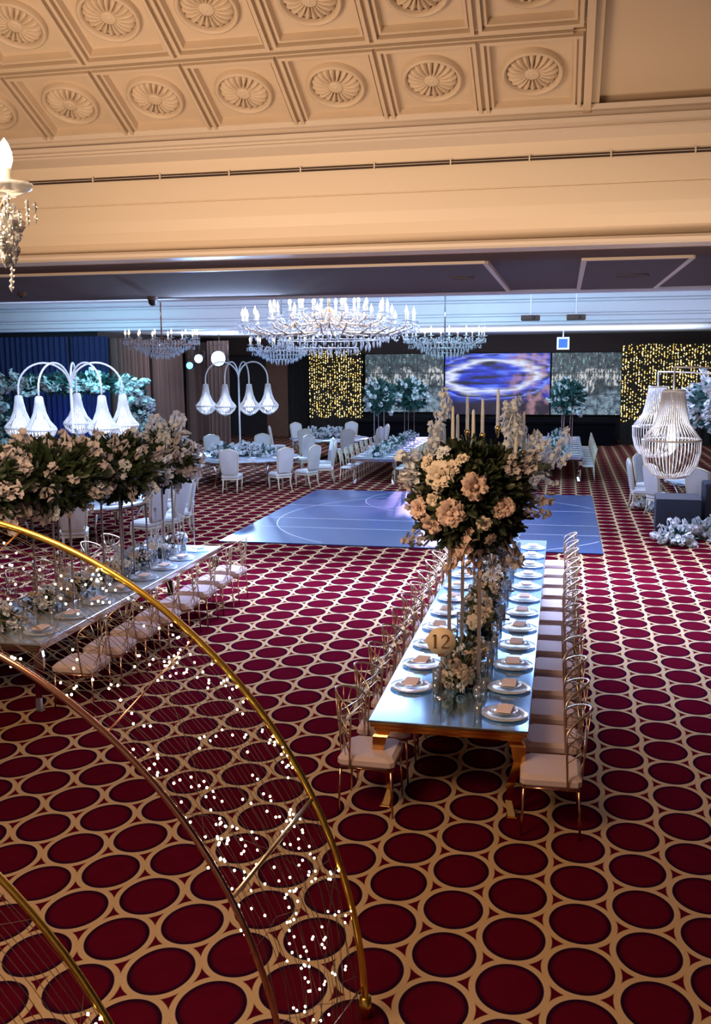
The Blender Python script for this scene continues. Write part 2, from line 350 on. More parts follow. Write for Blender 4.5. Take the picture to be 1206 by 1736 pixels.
def put(name, me, parent=None, loc=None, rot=None, scale=None):
    o = bpy.data.objects.new(name, me); COL.objects.link(o)
    if parent is not None: o.parent = parent
    if loc is not None: o.location = loc
    if rot is not None: o.rotation_euler = rot
    if scale is not None: o.scale = (scale,)*3 if isinstance(scale, (int, float)) else scale
    return o
def tag(o, label, cat, group=None, kind=None):
    o['label'] = label; o['category'] = cat
    if group: o['group'] = group
    if kind: o['kind'] = kind
    return o
def thing(name, label, cat, loc=(0,0,0), rz=0, group=None, scale=1.0):
    o = bpy.data.objects.new(name, None); COL.objects.link(o); o.empty_display_size = 0.1
    o.location = loc; o.rotation_euler = (0,0,rz); o.scale = (scale,)*3
    return tag(o, label, cat, group)
def struct(name, mb, mat, parent=None):
    o = mb.build(name, mat, parent)
    if parent is None: o['kind'] = 'structure'
    return o
def dup(root, loc, rz=0.0, label=None, group=None, scale=None):
    kids = {}
    for ch in root.children: kids.setdefault(ch, list(ch.children))
    r = root.copy(); COL.objects.link(r); r.location = loc; r.rotation_euler = (0,0,rz)
    if scale: r.scale = (scale,)*3
    if label: r['label'] = label
    if group: r['group'] = group
    for ch, gs in kids.items():
        c = ch.copy(); COL.objects.link(c); c.parent = r
        for g in gs:
            d = g.copy(); COL.objects.link(d); d.parent = c
    return r
ORD = ['first','second','third','fourth','fifth','sixth','seventh','eighth','ninth','tenth','eleventh','twelfth','thirteenth','fourteenth','fifteenth','sixteenth']

# ------------------------------------------------------------------ the room
mb = MB(); mb.box(-24, -3, -0.1, 9, 46, 0); struct('floor', mb, 'carpet')
mb = MB(); mb.box(9, -3, 0, 9.2, 46, 9); struct('wall_right', mb, 'wall_dark')
mb = MB(); mb.box(-24.2, -3, 0, -24, 33.3, 9); struct('wall_left', mb, 'wall_dark')
mb = MB(); mb.box(-24, -3.2, 0, 9, -3, 9); struct('wall_near', mb, 'plaster_cream')
mb = MB(); mb.box(-24, 45.6, 0, 9, 45.8, 5); struct('wall_far', mb, 'wall_dark')
mb = MB(); mb.box(-24, 33.3, 0, -16.9, 33.5, 5); struct('wall_far_left', mb, 'wall_dark')
mb = MB(); mb.box(-17.1, 33.5, 0, -16.9, 45.6, 5); struct('wall_recess', mb, 'wall_dark')
mb = MB(); mb.box(-16.9, 45.3, 3.95, 9, 45.6, 4.75); struct('trim_header', mb, 'header')
# orange-brown wall panel between the drapes far left
mb = MB(); mb.box(-14.2, 45.3, 0.0, -13.1, 45.58, 3.9); struct('trim_panel', mb, 'wall_brown')

# sloping near ceiling (falls towards the beam) and its flat crown
PHI = R(25); Y0, Z0 = 10.6, 6.16
def sl(sv, off=0.0):          # a point on the slope: sv metres up from its foot, off metres below it
    return (Y0 - sv*math.cos(PHI) - off*math.sin(PHI), Z0 + sv*math.sin(PHI) - off*math.cos(PHI))
top = sl(6.0)
mb = MB(); mb.prism([sl(0), top, (top[0], top[1]+.15), (Y0, Z0+.15)], -24, 9, 'x'); struct('ceiling_slope', mb, 'plaster_warm')
mb = MB(); mb.box(-24, -3, top[1], 9, top[0], top[1]+.15); struct('ceiling_crown', mb, 'plaster_cream')
# coffered field: raised moulded panels with sunburst rosettes
cof = bpy.data.objects.new('ceiling_coffers', None); COL.objects.link(cof); cof['kind'] = 'structure'
def coffer_mesh():
    # local: x across, y up the slope, z = down from ceiling plane (positive = towards room)
    mb = MB(); W, D = 0.49, 0.53
    steps = [(0.0, 0.05), (0.02, 0.05), (0.02, 0.085), (0.055, 0.085), (0.055, 0.05), (0.075, 0.05), (0.075, 0.065), (0.10, 0.065), (0.115, 0.02)]
    vs = []; fs = []
    for i, h in steps:
        a, b = W-i, D-i; vs += [(-a,-b,h),(a,-b,h),(a,b,h),(-a,b,h)]
    for k in range(len(steps)-1):
        for j in range(4): fs.append((k*4+j, k*4+(j+1)%4, k*4+4+(j+1)%4, k*4+4+j))
    L = (len(steps)-1)*4; fs.append((L, L+1, L+2, L+3)); mb.add(vs, fs)
    mb.add([(-W,-D,0.05),(W,-D,0.05),(W,D,0.05),(-W,D,0.05),(-W,-D,0),(W,-D,0),(W,D,0),(-W,D,0)], [(0,4,5,1),(1,5,6,2),(2,6,7,3),(3,7,4,0)])
    return mb.mesh('coffer_panel', 'plaster_warm')
def rosette_mesh():
    mb = MB(); n = 48; prof = [(0.305,0.02),(0.30,0.055),(0.275,0.065),(0.255,0.045),(0.25,0.03)]
    mb.lathe(prof, n)
    K = 20
    for k in range(K):
        a = 2*PI*k/K; ca, sa = math.cos(a), math.sin(a); vs = []
        for rr, ww, hh in ((0.075,0.008,0.05),(0.13,0.018,0.058),(0.19,0.029,0.056),(0.232,0.030,0.045),(0.248,0.014,0.028)):
            for t, hz in ((-1, 0.022), (-.55, hh), (0, hh+.008), (.55, hh), (1, 0.022)):
                y = t*ww; vs.append((rr*ca-y*sa, rr*sa+y*ca, hz))
        mb.add(vs, [(i*5+j, i*5+j+1, i*5+j+6, i*5+j+5) for i in range(4) for j in range(4)], True)
    mb.lathe([(0.085,0.022),(0.08,0.05),(0.06,0.06),(0.03,0.05),(0.001,0.062)], 20)
    return mb.mesh('rosette', 'plaster_warm')
CM, RM = coffer_mesh(), rosette_mesh()
for r_ in range(4):
    for c_ in range(9):
        X = -0.38 - 0.98*c_; y, z = sl(0.60+1.13*r_, 0.0)
        rot = Matrix((Vector((1,0,0)), Vector((0,-math.cos(PHI), math.sin(PHI))), Vector((0,-math.sin(PHI),-math.cos(PHI))))).transposed().to_euler()
        o = put('coffer_panel', CM, cof, (X, y, z), rot, (1, 1, 1.6))
        put('rosette', RM, o)
# frame around the coffered field and the dark joint between the rows
mb = MB()
def slope_bar(mb, x0, x1, s0, s1, h):
    p = [sl(s0,0), sl(s1,0), sl(s1,h), sl(s0,h)]; mb.prism(p, x0, x1, 'x')
slope_bar(mb, 0.115, 0.19, -0.04, 4.7, 0.15); slope_bar(mb, 0.19, 0.27, -0.06, 4.7, 0.09)
slope_bar(mb, -9, 0.19, -0.02, 0.065, 0.10)
mb.build('coffer_frame', 'plaster_warm', cof)
mb = MB()
for r_ in range(3): slope_bar(mb, -9, 0.0, 1.128+1.13*r_, 1.145+1.13*r_, 0.12); slope_bar(mb, -9, 0.0, 1.185+1.13*r_, 1.202+1.13*r_, 0.12)
mb.build('coffer_rail', 'plaster_warm', cof)
# cornice, slot and cove on the face of the beam
def sweep(name, poly, mat, x0=-24, x1=9): mb_ = MB(); mb_.prism(poly, x0, x1, 'x'); return struct(name, mb_, mat)
sweep('trim_1', [(10.6,6.17),(10.42,6.13),(10.42,6.08),(10.47,6.07),(10.47,6.02),(10.38,6.00),(10.38,5.955),(10.44,5.945),(10.44,5.92),(10.41,5.91),(10.41,5.885),(10.60,5.83)], 'trim_pale')
sweep('wall_beam', [(10.6,6.3),(10.6,5.40),(10.615,5.39),(10.6,5.38),(10.6,5.20),(10.62,5.08),(10.67,4.97),(10.75,4.89),(10.86,4.84),(17.2,4.84),(17.2,6.3)], 'plaster_cream')
sweep('trim_2', [(10.5,4.85),(10.47,4.82),(10.47,4.79),(10.5,4.765),(10.9,4.765),(10.9,4.85)], 'trim_pale')
mb = MB(); slot = [(5.675,5.69),(5.655,5.665)]
for a, b in slot: mb.box(-24, 10.585, a, 9, 10.61, b)
mb.box(-24, 10.582, 5.648, 9, 10.60, 5.69); so = struct('trim_vent_slot', mb, 'slot_dark')
mb = MB()
mb.box(-24, 10.572, 5.667, 9, 10.59, 5.672)
for k in range(24): mb.box(-16+k*0.82, 10.568, 5.640, -15.985+k*0.82, 10.59, 5.70)
struct('trim_vent_bars', mb, 'trim_pale')
# underside of the beam: brown band, pale line, taupe soffit with dropped panels
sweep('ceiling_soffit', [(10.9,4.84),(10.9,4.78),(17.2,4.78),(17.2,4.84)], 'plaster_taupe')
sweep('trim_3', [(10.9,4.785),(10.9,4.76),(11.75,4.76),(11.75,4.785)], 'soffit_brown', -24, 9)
sf = bpy.data.objects.new('ceiling_panels', None); COL.objects.link(sf); sf['kind'] = 'structure'
for x0, x1, nm in ((-24, -0.98, 'a'), (0.22, 1.36, 'b'), (2.4, 9, 'c')):
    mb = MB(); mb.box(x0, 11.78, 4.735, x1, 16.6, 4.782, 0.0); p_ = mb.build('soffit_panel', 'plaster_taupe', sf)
    mb = MB(); mb.box(x0, 11.72, 4.728, x1+.03, 11.78, 4.78); mb.box(x1, 11.78, 4.728, x1+.06, 16.6, 4.78)
    if x0 > -20: mb.box(x0-.06, 11.72, 4.728, x0, 16.6, 4.78)
    mb.build('panel_trim', 'trim_pale', p_)
sweep('trim_4', [(17.2,4.90),(16.95,4.86),(16.95,4.74),(17.2,4.72)], 'plaster_white')
# the tray above the dance floor
mb = MB(); mb.box(-24, 17.2, 6.0, 9, 32.2, 6.15); struct('ceiling_tray', mb, 'plaster_white')
sweep('trim_fascia', [(32.2,6.0),(32.2,4.72),(31.75,4.72),(31.75,4.80),(31.95,4.84),(31.95,4.98),(31.8,5.0),(31.8,5.06),(32.05,5.10),(32.05,5.42),(31.9,5.45),(31.9,5.50),(32.1,5.55),(32.1,6.0)], 'plaster_white')
mb = MB(); mb.box(-24, 32.2, 4.75, 9, 46, 4.9); struct('ceiling_far', mb, 'plaster_white')
mb = MB(); mb.box(-24, 17.2, 4.75, -23.5, 32.2, 6); struct('trim_tray_side', mb, 'plaster_white')

# soffit fittings
def vent_round(name, label, cat, x, y, z, r):
    t = thing(name, label, cat, (x, y, z))
    MB().lathe([(r,0.0),(r,-0.02),(r*.85,-0.03),(r*.8,-0.005)], 24).build('trim_ring', 'plaster_taupe', t)
    MB().lathe([(r*.8,-0.012),(0.001,-0.012)], 24).build('diffuser', 'slot_dark' if r > .2 else 'header', t)
vent_round('ceiling_speaker', 'round dark ceiling speaker in the soffit panel right of the gap', 'speaker', 0.85, 13.9, 4.735, 0.24)
vent_round('ceiling_vent', 'round flush ceiling vent in the long taupe soffit panel above the big chandelier', 'vent', -1.42, 13.6, 4.735, 0.17)
t = thing('security_camera', 'small dark dome camera under the soffit, left of the big chandelier', 'camera', (-7.05, 16.0, 4.735))
MB().lathe([(0.09,0.0),(0.09,-0.05),(0.07,-0.06)], 16).build('base', 'plaster_taupe', t)
MB().lathe([(0.075,-0.055),(0.07,-0.11),(0.04,-0.15),(0.001,-0.16)], 16).build('dome', 'black', t)
t = thing('smoke_detector', 'small dark detector on the soffit at the far left', 'detector', (-8.6, 14.4, 4.735))
MB().lathe([(0.07,0.0),(0.07,-0.04),(0.05,-0.06),(0.001,-0.06)], 16).build('body', 'soffit_brown', t)
MB().lathe([(0.03,-0.06),(0.02,-0.09),(0.001,-0.09)], 12).build('sensor', 'black', t)

for k, (x, y, z, lab) in enumerate(((-1.05, 30.2, 4.86, 'small dark projector box under the tray, left of the blue sign'), (.30, 30.2, 4.86, 'small dark projector box under the tray, right of the blue sign'))):
    t = thing('projector', lab, 'projector', (x, y, z))
    MB().box(-.28,-.2,-.08,.28,.2,.08,.02).build('housing', 'slot_dark', t)
    MB().tube([(.1,-.2,0),(.1,-.24,0)], .05, 12).build('lens', 'black', t)
    MB().tube([(0,0,.08),(0,0,6.0-z)], .02, 6).build('mount', 'plaster_white', t)
# dance floor
t = thing('dance_floor', 'glossy dark navy dance floor with thin white ring lines', 'dance floor', (-2.98, 22.15, 0))
MB().box(-3.78, -3.98, 0, 3.78, 3.98, 0.025).build('deck', 'floor_navy', t)
mb = MB()
def ring(mb, r, wd, cx=0, cy=0, n=96, z=0.0265):
    vs = []
    lim = lambda v, L: max(-L, min(L, v))
    segs = []
    for k in range(n+1):
        a = 2*PI*k/n
        vs.append((cx+(r-wd)*math.cos(a), cy+(r-wd)*math.sin(a), z)); vs.append((cx+(r+wd)*math.cos(a), cy+(r+wd)*math.sin(a), z))
    fs = []
    for k in range(n):
        q = (2*k, 2*k+1, 2*k+3, 2*k+2)
        if all(abs(vs[i][0]) < 3.76 and abs(vs[i][1]) < 3.96 for i in q): fs.append(q)
    mb.add(vs, fs)
ring(mb, 3.9, 0.014, 0.5, -0.6); ring(mb, 2.2, 0.010, 0.2, 2.4)
for y in (-2.15, -0.95, 1.05): mb.box(-3.77, y, 0.024, 3.77, y+0.026, 0.0265)
mb.build('line_marking', 'floor_line', t)

# drapes
def drape_mesh(w, h, folds, depth, n_per=8):
    mb = MB(); N = folds*n_per; vs = []; rows = 3
    rnd = random.Random(int(w*100)); ph = [rnd.uniform(.6, 1.3) for _ in range(folds+1)]
    for j in range(rows):
        for i in range(N+1):
            a = ph[min(folds, i//n_per)]
            vs.append((w*i/N, depth*a*math.sin(2*PI*i/n_per)*(1-.15*j), h*j/(rows-1)))
    fs = [(j*(N+1)+i, j*(N+1)+i+1, (j+1)*(N+1)+i+1, (j+1)*(N+1)+i) for j in range(rows-1) for i in range(N)]
    return mb.add(vs, fs, True)
def drape(name, label, x, y, w, h, folds, mat, rz=0, depth=0.07, z=0.02):
    o = drape_mesh(w, h, folds, depth).build(name, mat, None, (x, y, z), (0,0,rz)); tag(o, label, 'curtain'); return o
drape('stage_curtain', 'wide dark navy pleated curtain lit blue behind the flower frame', -23.9, 33.1, 5.9, 4.55, 26, 'drape_blue')
drape('stage_curtain', 'narrow bright blue pleated curtain beside the brown drapes', -17.9, 33.1, 1.5, 4.55, 7, 'drape_blue')
for i, (y0, w_, lab) in enumerate(((33.6, 3.2, 'first brown pleated drape, right of the blue curtain'), (37.3, 3.0, 'second brown pleated drape along the recessed wall, by the blue spotlights'), (41.2, 3.6, 'third and farthest brown pleated drape in the recess'))):
    drape('pleated_drape', lab, -16.55, y0, w_, 4.5, 9, 'drape_brown', R(90), 0.20)
drape('pleated_drape', 'pale grey narrow drape lit behind the pendant lamp stand', -15.3, 40.3, 1.0, 4.5, 5, 'drape_brown', 0, 0.08)
drape('pleated_drape', 'tall black drape left of the left fairy light curtain', -13.0, 45.1, 1.2, 3.9, 6, 'drape_black', 0, 0.06)

# far stage, screen panels
t = thing('stage_platform', 'low black stage under the bright blue screen', 'stage', (-2.4, 43.0, 0))
MB().box(-6.6, -1.2, 0.9, 4.6, 1.2, 1.0, 0.01).build('stage_deck', 'stage', t)
MB().box(-6.55, -1.15, 0, 4.55, 1.15, 0.9).build('stage_skirt', 'stage', t)
def screen(name, label, x0, x1, z0, z1, mat, cols, rows):
    cx, cz = (x0+x1)/2, (z0+z1)/2; t_ = thing(name, label, 'screen', (cx, 44.9, cz)); hw, hh = (x1-x0)/2, (z1-z0)/2
    MB().box(-hw, 0, -hh, hw, 0.12, hh).build('cabinet', 'black', t_)
    MB().box(-hw+.02, -0.01, -hh+.02, hw-.02, 0.0, hh-.02).build('display', mat, t_)
    if cols*rows > 1:
        mb_ = MB()
        for i in range(1, cols): mb_.box(-hw+2*hw*i/cols-.012, -.016, -hh, -hw+2*hw*i/cols+.012, -.011, hh)
        for i in range(1, rows): mb_.box(-hw, -.016, -hh+2*hh*i/rows-.012, hw, -.011, -hh+2*hh*i/rows+.012)
        mb_.build('panel_seam', 'black', t_)
screen('led_screen', 'large central screen showing a pale swirl on deep blue', -5.42, -0.62, 1.12, 3.93, 'swirl', 1, 1)
screen('video_wall', 'tiled video wall left of the blue swirl screen, pale live picture', -9.2, -5.46, 1.22, 3.93, 'feed_a', 3, 3)
screen('video_wall', 'tiled video wall right of the blue swirl screen, by the gold light curtain', -0.58, 2.5, 1.12, 3.93, 'feed_b', 3, 3)

def light_curtain(label, x, y, w, z0, h, n, seed, mat2):
    t_ = thing('fairy_light_curtain', label, 'light curtain', (x, y, 0)); rnd = random.Random(seed)
    drape_mesh(w, h+z0, int(w*3), 0.05).build('backing_cloth', 'drape_black', t_)
    for nm, mt_, cnt in (('fairy_lights', 'fairy', n), ('fairy_lights_gold', mat2, n)):
        mb_ = MB()
        for k in range(cnt):
            sx = (int(rnd.random()*w/0.11)+.5)*0.11+rnd.uniform(-.02, .02)
            mb_.octa((sx, -0.12+rnd.uniform(-.02,.02), z0+rnd.uniform(0.05, h-.02)), rnd.uniform(.018,.034), .06)
        o = mb_.build(nm, mt_, t_); o['kind'] = 'stuff'
    mb_ = MB()
    for k in range(int(w/0.11)): mb_.box((k+.5)*.11-.003, -.10, z0, (k+.5)*.11+.003, -.094, z0+h)
    o = mb_.build('string', 'net_wire', t_); o['kind'] = 'stuff'
light_curtain('dense gold fairy light curtain left of the video wall', -11.78, 44.4, 2.55, 0.95, 3.15, 420, 5, 'fairy_gold')
light_curtain('warm fairy light curtain at the right side, above the big pearl chandeliers', 2.35, 42.5, 3.7, 0.95, 3.3, 620, 9, 'fairy_gold')

# exit sign
t = thing('exit_sign', 'small square blue sign with a white border hanging below the far ceiling', 'sign', (-0.08, 38, 4.22))
MB().box(-.23, 0, -.23, .23, .05, .23).build('border', 'exit_white', t)
MB().box(-.17, -.006, -.17, .17, 0, .17).build('panel', 'exit_blue', t)
MB().box(-.012, .02, .23, .012, .03, .53).build('rod', 'chrome', t)

# moving-head spotlights
for (x, y, z, r, mt_, lab) in ((-13.95, 38.0, 3.75, .30, 'lens_blue', 'biggest bright blue-white spotlight beside the recessed drapes'),
                         (-14.85, 38.1, 3.75, .17, 'lens_blue', 'middle small blue-white spotlight left of the brightest one'),
                         (-15.25, 38.1, 3.47, .14, 'lens_cyan', 'lowest blue spotlight of the three by the drapes')):
    t = thing('spotlight', lab, 'spotlight', (x, y, z))
    MB().tube([(0,.35,.03),(0,.08,0),(0,0.02,0)], [r*.8, r*1.15, r*1.15], 14).build('housing', 'black', t)
    MB().tube([(0,.02,0),(0,-.02,0)], r, 14).build('lens', mt_, t)
    MB().tube([(-r*1.3,.15,0),(-r*1.3,.15,r*1.8),(r*1.3,.15,r*1.8),(r*1.3,.15,0)], .015, 5).build('yoke', 'black', t)
    MB().tube([(0,.15,r*1.8),(0,.15,4.74-z)], .015, 5).build('mount', 'black', t)

# ------------------------------------------------------------------ flowers
def petal(mb, c, d, u, L, W, cup, n=3):
    """one curved petal: base c, direction d, side u"""
    d = Vector(d).normalized(); u = Vector(u).normalized(); nn = d.cross(u)
    vs = []
    for i in range(n+1):
        t = i/n; wdt = W*math.sin(PI*min(1, .18+.72*t))
        p = Vector(c)+d*L*t+nn*cup*(t*t)*L
        for s_ in (-1, 0, 1): vs.append(p+u*wdt*s_*.5+nn*(abs(s_)*.25*W*(1 if cup >= 0 else -1)))
    mb.add(vs, [(i*3+j, i*3+j+1, i*3+j+4, i*3+j+3) for i in range(n) for j in range(2)], True)
def rose_mesh(name, mat, seed):
    mb = MB(); rnd = random.Random(seed)
    mb.ball((0,0,.012), .014, 6, 4)
    for ringi, (k, tilt, L) in enumerate(((3, 80, .030), (5, 62, .040), (6, 42, .048), (7, 20, .052))):
        for i in range(k):
            a = 2*PI*(i+.5*ringi)/k+rnd.uniform(-.15,.15); el = R(tilt+rnd.uniform(-6,6))
            d = Vector((math.cos(a)*math.cos(el), math.sin(a)*math.cos(el), math.sin(el))); u = Vector((-math.sin(a), math.cos(a), 0))
            petal(mb, (math.cos(a)*.008, math.sin(a)*.008, 0), d, u, L, L*1.15, -.35+rnd.uniform(-.1,.1))
    return mb.mesh(name, mat)
def orchid_mesh(name, mat, seed, k=10):
    """spray of open five-petalled blossoms around a short stem"""
    mb = MB(); rnd = random.Random(seed); mb.tube([(0,0,-.07),(.004,0,.02),(0,0,.15)], .006, 5)
    for i in range(k):
        z = .20*i/k-.06; a0 = rnd.uniform(0, 2*PI); off = Vector((math.cos(a0)*.012, math.sin(a0)*.012, z))
        nrm = Vector((math.cos(a0), math.sin(a0), rnd.uniform(.1,.8))).normalized(); u = nrm.orthogonal().normalized(); v = nrm.cross(u)
        for p_ in range(5):
            b = 2*PI*p_/5; d = u*math.cos(b)+v*math.sin(b); petal(mb, off+nrm*.01, d+nrm*.3, nrm.cross(d), .034, .036, .1, 2)
    return mb.mesh(name, mat)
FM = {'rose_peach': [rose_mesh('rose', 'rose_peach', i) for i in range(3)], 'rose_cream': [rose_mesh('rose', 'rose_cream', 9+i) for i in range(3)],
      'rose_white': [rose_mesh('rose', 'petal_white', 20+i) for i in range(2)],
      'orchid_white': [orchid_mesh('orchid', 'petal_white', 3+i) for i in range(3)], 'orchid_grey': [orchid_mesh('orchid', 'petal_grey', 13+i) for i in range(2)],
      'orchid_peach': [orchid_mesh('orchid', 'rose_peach', 43+i) for i in range(2)]}
def foliage(rx, ry, rz, n, seed, size=.07, squash=0.35, inner=.45):
    mb = MB(); rnd = random.Random(seed)
    for k in range(n):
        while True:
            p = Vector((rnd.uniform(-1,1), rnd.uniform(-1,1), rnd.uniform(-1,1)))
            if inner < p.length < 1: break
        d = Vector((p.x, p.y, p.z*.8+rnd.uniform(-.2,.5)))+Vector((rnd.gauss(0,.45), rnd.gauss(0,.45), rnd.gauss(0,.45)))
        d.normalize(); u = d.orthogonal(); u.rotate(Matrix.Rotation(rnd.uniform(0, 2*PI), 3, d)); s_ = size*rnd.uniform(.7,1.5)
        petal(mb, (p.x*rx, p.y*ry, p.z*rz), d, u, s_, s_*.5, rnd.uniform(-.3,.3))
    return mb
ico = []
def arrangement(name, label, loc, rx, ry, rz, nleaf, blooms, seed, leafmat='leaf', size=.07, placed=(), group=None, twigs=0, bscale=1.0):
    """blooms: list of (kind, count, scale); placed: (kind, dx, dy, dz, scale)"""
    t_ = thing(name, label, 'flowers', loc, 0, group); rnd = random.Random(seed)
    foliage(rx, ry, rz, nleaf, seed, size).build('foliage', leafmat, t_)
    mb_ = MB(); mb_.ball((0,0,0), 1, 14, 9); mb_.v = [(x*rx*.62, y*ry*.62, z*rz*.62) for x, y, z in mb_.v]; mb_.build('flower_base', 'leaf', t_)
    i = 0
    def put_bloom(kind, p, s_):
        nrm = Vector((p[0]/rx**2, p[1]/ry**2, p[2]/rz**2)).normalized()
        q = nrm.to_track_quat('Z', 'Y') @ Euler((rnd.uniform(-.35,.35), rnd.uniform(-.35,.35), rnd.uniform(0, 6.28))).to_quaternion()
        o = put('orchid' if kind.startswith('orchid') else 'rose', rnd.choice(FM[kind]), t_, p, q.to_euler(), s_)
    for kind, cnt, sc in blooms:
        for k in range(cnt):
            i += 1; zz = rnd.uniform(-.85, .95); a = rnd.uniform(0, 2*PI); q = math.sqrt(1-zz*zz)
            f_ = rnd.uniform(.86, 1.02); put_bloom(kind, (rx*q*math.cos(a)*f_, ry*q*math.sin(a)*f_, rz*zz*f_), sc*rnd.uniform(.8,1.25)*bscale)
    for kind, dx, dy, dz, sc in placed: put_bloom(kind, (dx, dy, dz), sc)
    return t_

# ------------------------------------------------------------------ chairs
def seat_pad(mb, w_, d_, z0, h_, b=.03): mb.box(-w_/2, -d_/2, z0, w_/2, d_/2, z0+h_, b)
def wire_chair(label, group):
    """hooped gold wire back, square pad; faces +x"""
    t_ = thing('wire_chair', label, 'chair', (0,0,0), 0, group)
    mb_ = MB(); seat_pad(mb_, .46, .47, .40, .10, .03); mb_.build('seat', 'seat_blush', t_)
    mb_ = MB(); mb_.tube([(-.21,-.21,.395),(.21,-.21,.395),(.21,.21,.395),(-.21,.21,.395)], .011, 5, True); mb_.build('seat_frame', 'rose_gold', t_)
    for x, y in ((.20,-.20), (.20,.20), (-.21,-.20), (-.21,.20)):
        MB().tube([(x,y,.395),(x*1.08,y*1.06,0)], [.012,.009], 5).build('leg', 'rose_gold', t_)
    # curved back: arch from rear corner up and round
    def bk(u, h):            # u across -1..1, wraps forward at the sides
        return (-.245+.20*u*u*(.6+.4*h)-.05*h, .235*u*(1+.16*math.sin(PI*h)), .40+.58*h)
    mb_ = MB(); arch = [bk(-1, h/8*.72) for h in range(9)]+[bk(math.cos(PI-PI*k/12), .72+.28*math.sin(PI*k/12)) for k in range(1, 12)]+[bk(1, .72-h/8*.72) for h in range(9)]
    mb_.tube(arch, .009, 5); mb_.build('back_frame', 'wire_gold', t_)
    mb_ = MB(); rnd = random.Random(4)
    for k in range(7):
        u0 = -.85+1.7*k/6; u1 = rnd.uniform(-.8,.8); hm = .72+.28*math.sqrt(max(0, 1-u1*u1))
        mb_.tube([bk(u0, 0), bk(u0*.6+u1*.4+rnd.uniform(-.1,.1), .35*hm), bk(u0*.3+u1*.7, .7*hm), bk(u1, hm*.99)], .0045, 4)
    for k in range(4):
        h0, h1 = rnd.uniform(.15,.6), rnd.uniform(.3,.85); mb_.tube([bk(-.97,h0), bk(-.3,(h0+h1)/2+.06), bk(.4,(h0+h1)/2), bk(.97,h1)], .0045, 4)
    mb_.build('back_wires', 'wire_gold', t_)
    return t_
def high_chair(label, group):
    """upholstered high back with a wooden frame and curved legs; faces +x"""
    t_ = thing('high_back_chair', label, 'chair', (0,0,0), 0, group)
    mb_ = MB(); seat_pad(mb_, .50, .52, .40, .12, .035); mb_.build('seat', 'chair_fabric', t_)
    def outline(s_=1.0, zo=0.0):
        P = []
        for y, z in ((-.20,.50),(-.235,.62),(-.25,.80),(-.262,1.00),(-.262,1.10),(-.24,1.16),(-.19,1.175),(-.12,1.205),(0,1.235)): P.append((y*s_, .5+(z-.5)*(1-.0)-zo*(1 if z > .8 else -1)))
        return P+[(-y, z) for y, z in P[-2::-1]]
    lean = lambda z: -.23-.16*(z-.5)
    mb_ = MB(); pts = outline(.93, .02); n = len(pts)
    vs = [(lean(z)+.035, y, z) for y, z in pts]+[(lean(z)-.035, y, z) for y, z in pts]+[(lean(.85)+.055, 0, .85), (lean(.85)-.055, 0, .85)]
    fs = [(i, (i+1)%n, n+(i+1)%n, n+i) for i in range(n)]+[(2*n, (i+1)%n, i) for i in range(n)]+[(2*n+1, n+i, n+(i+1)%n) for i in range(n)]
    mb_.add(vs, fs, False); mb_.build('backrest', 'chair_fabric', t_)
    mb_ = MB(); mb_.tube([(lean(z), y, z) for y, z in outline(1.0)], .022, 6, True); mb_.build('back_frame', 'chair_wood', t_)
    for y in (-.22, .22):
        MB().tube([(.21,y,.42),(.235,y,.30),(.21,y,.12),(.235,y,0)], [.034,.030,.018,.020], 7).build('leg', 'chair_wood', t_)
        MB().tube([(-.21,y*.9,.52),(-.22,y*.9,.40),(-.24,y*.9,.2),(-.31,y*.95,0)], [.026,.026,.020,.017], 7).build('leg', 'chair_wood', t_)
    MB().box(-.24,-.25,.36,.24,.25,.41,.01).build('seat_rail', 'chair_wood', t_)
    return t_
def side_chair(label, group):
    """plain pale wooden banquet chair with a slatted straight back; faces +x"""
    t_ = thing('banquet_chair', label, 'chair', (0,0,0), 0, group)
    mb_ = MB(); seat_pad(mb_, .42, .42, .43, .05, .015); mb_.build('seat', 'seat_white', t_)
    for y in (-.19, .19):
        MB().tube([(.19,y,.43),(.20,y,0)], [.017,.013], 6).build('leg', 'chair_wood', t_)
        MB().tube([(-.19,y,.43),(-.23,y,0)], [.017,.013], 6).build('leg', 'chair_wood', t_)
    mb_ = MB()
    for y in (-.19, .19): mb_.tube([(-.19,y,.43),(-.21,y,.7),(-.27,y,.98)], .016, 6)
    for z in (.66,.80,.96): mb_.tube([(-.205-.09*max(0,(z-.6)),-.19,z),(-.20-.22*max(0,z-.6),0,z+.01),(-.205-.09*max(0,(z-.6)),.19,z)], .014, 5)
    for y in (-.08, 0, .08): mb_.tube([(-.22,y,.66),(-.265,y,.96)], .009, 5)
    mb_.build('backrest', 'chair_wood', t_)
    return t_

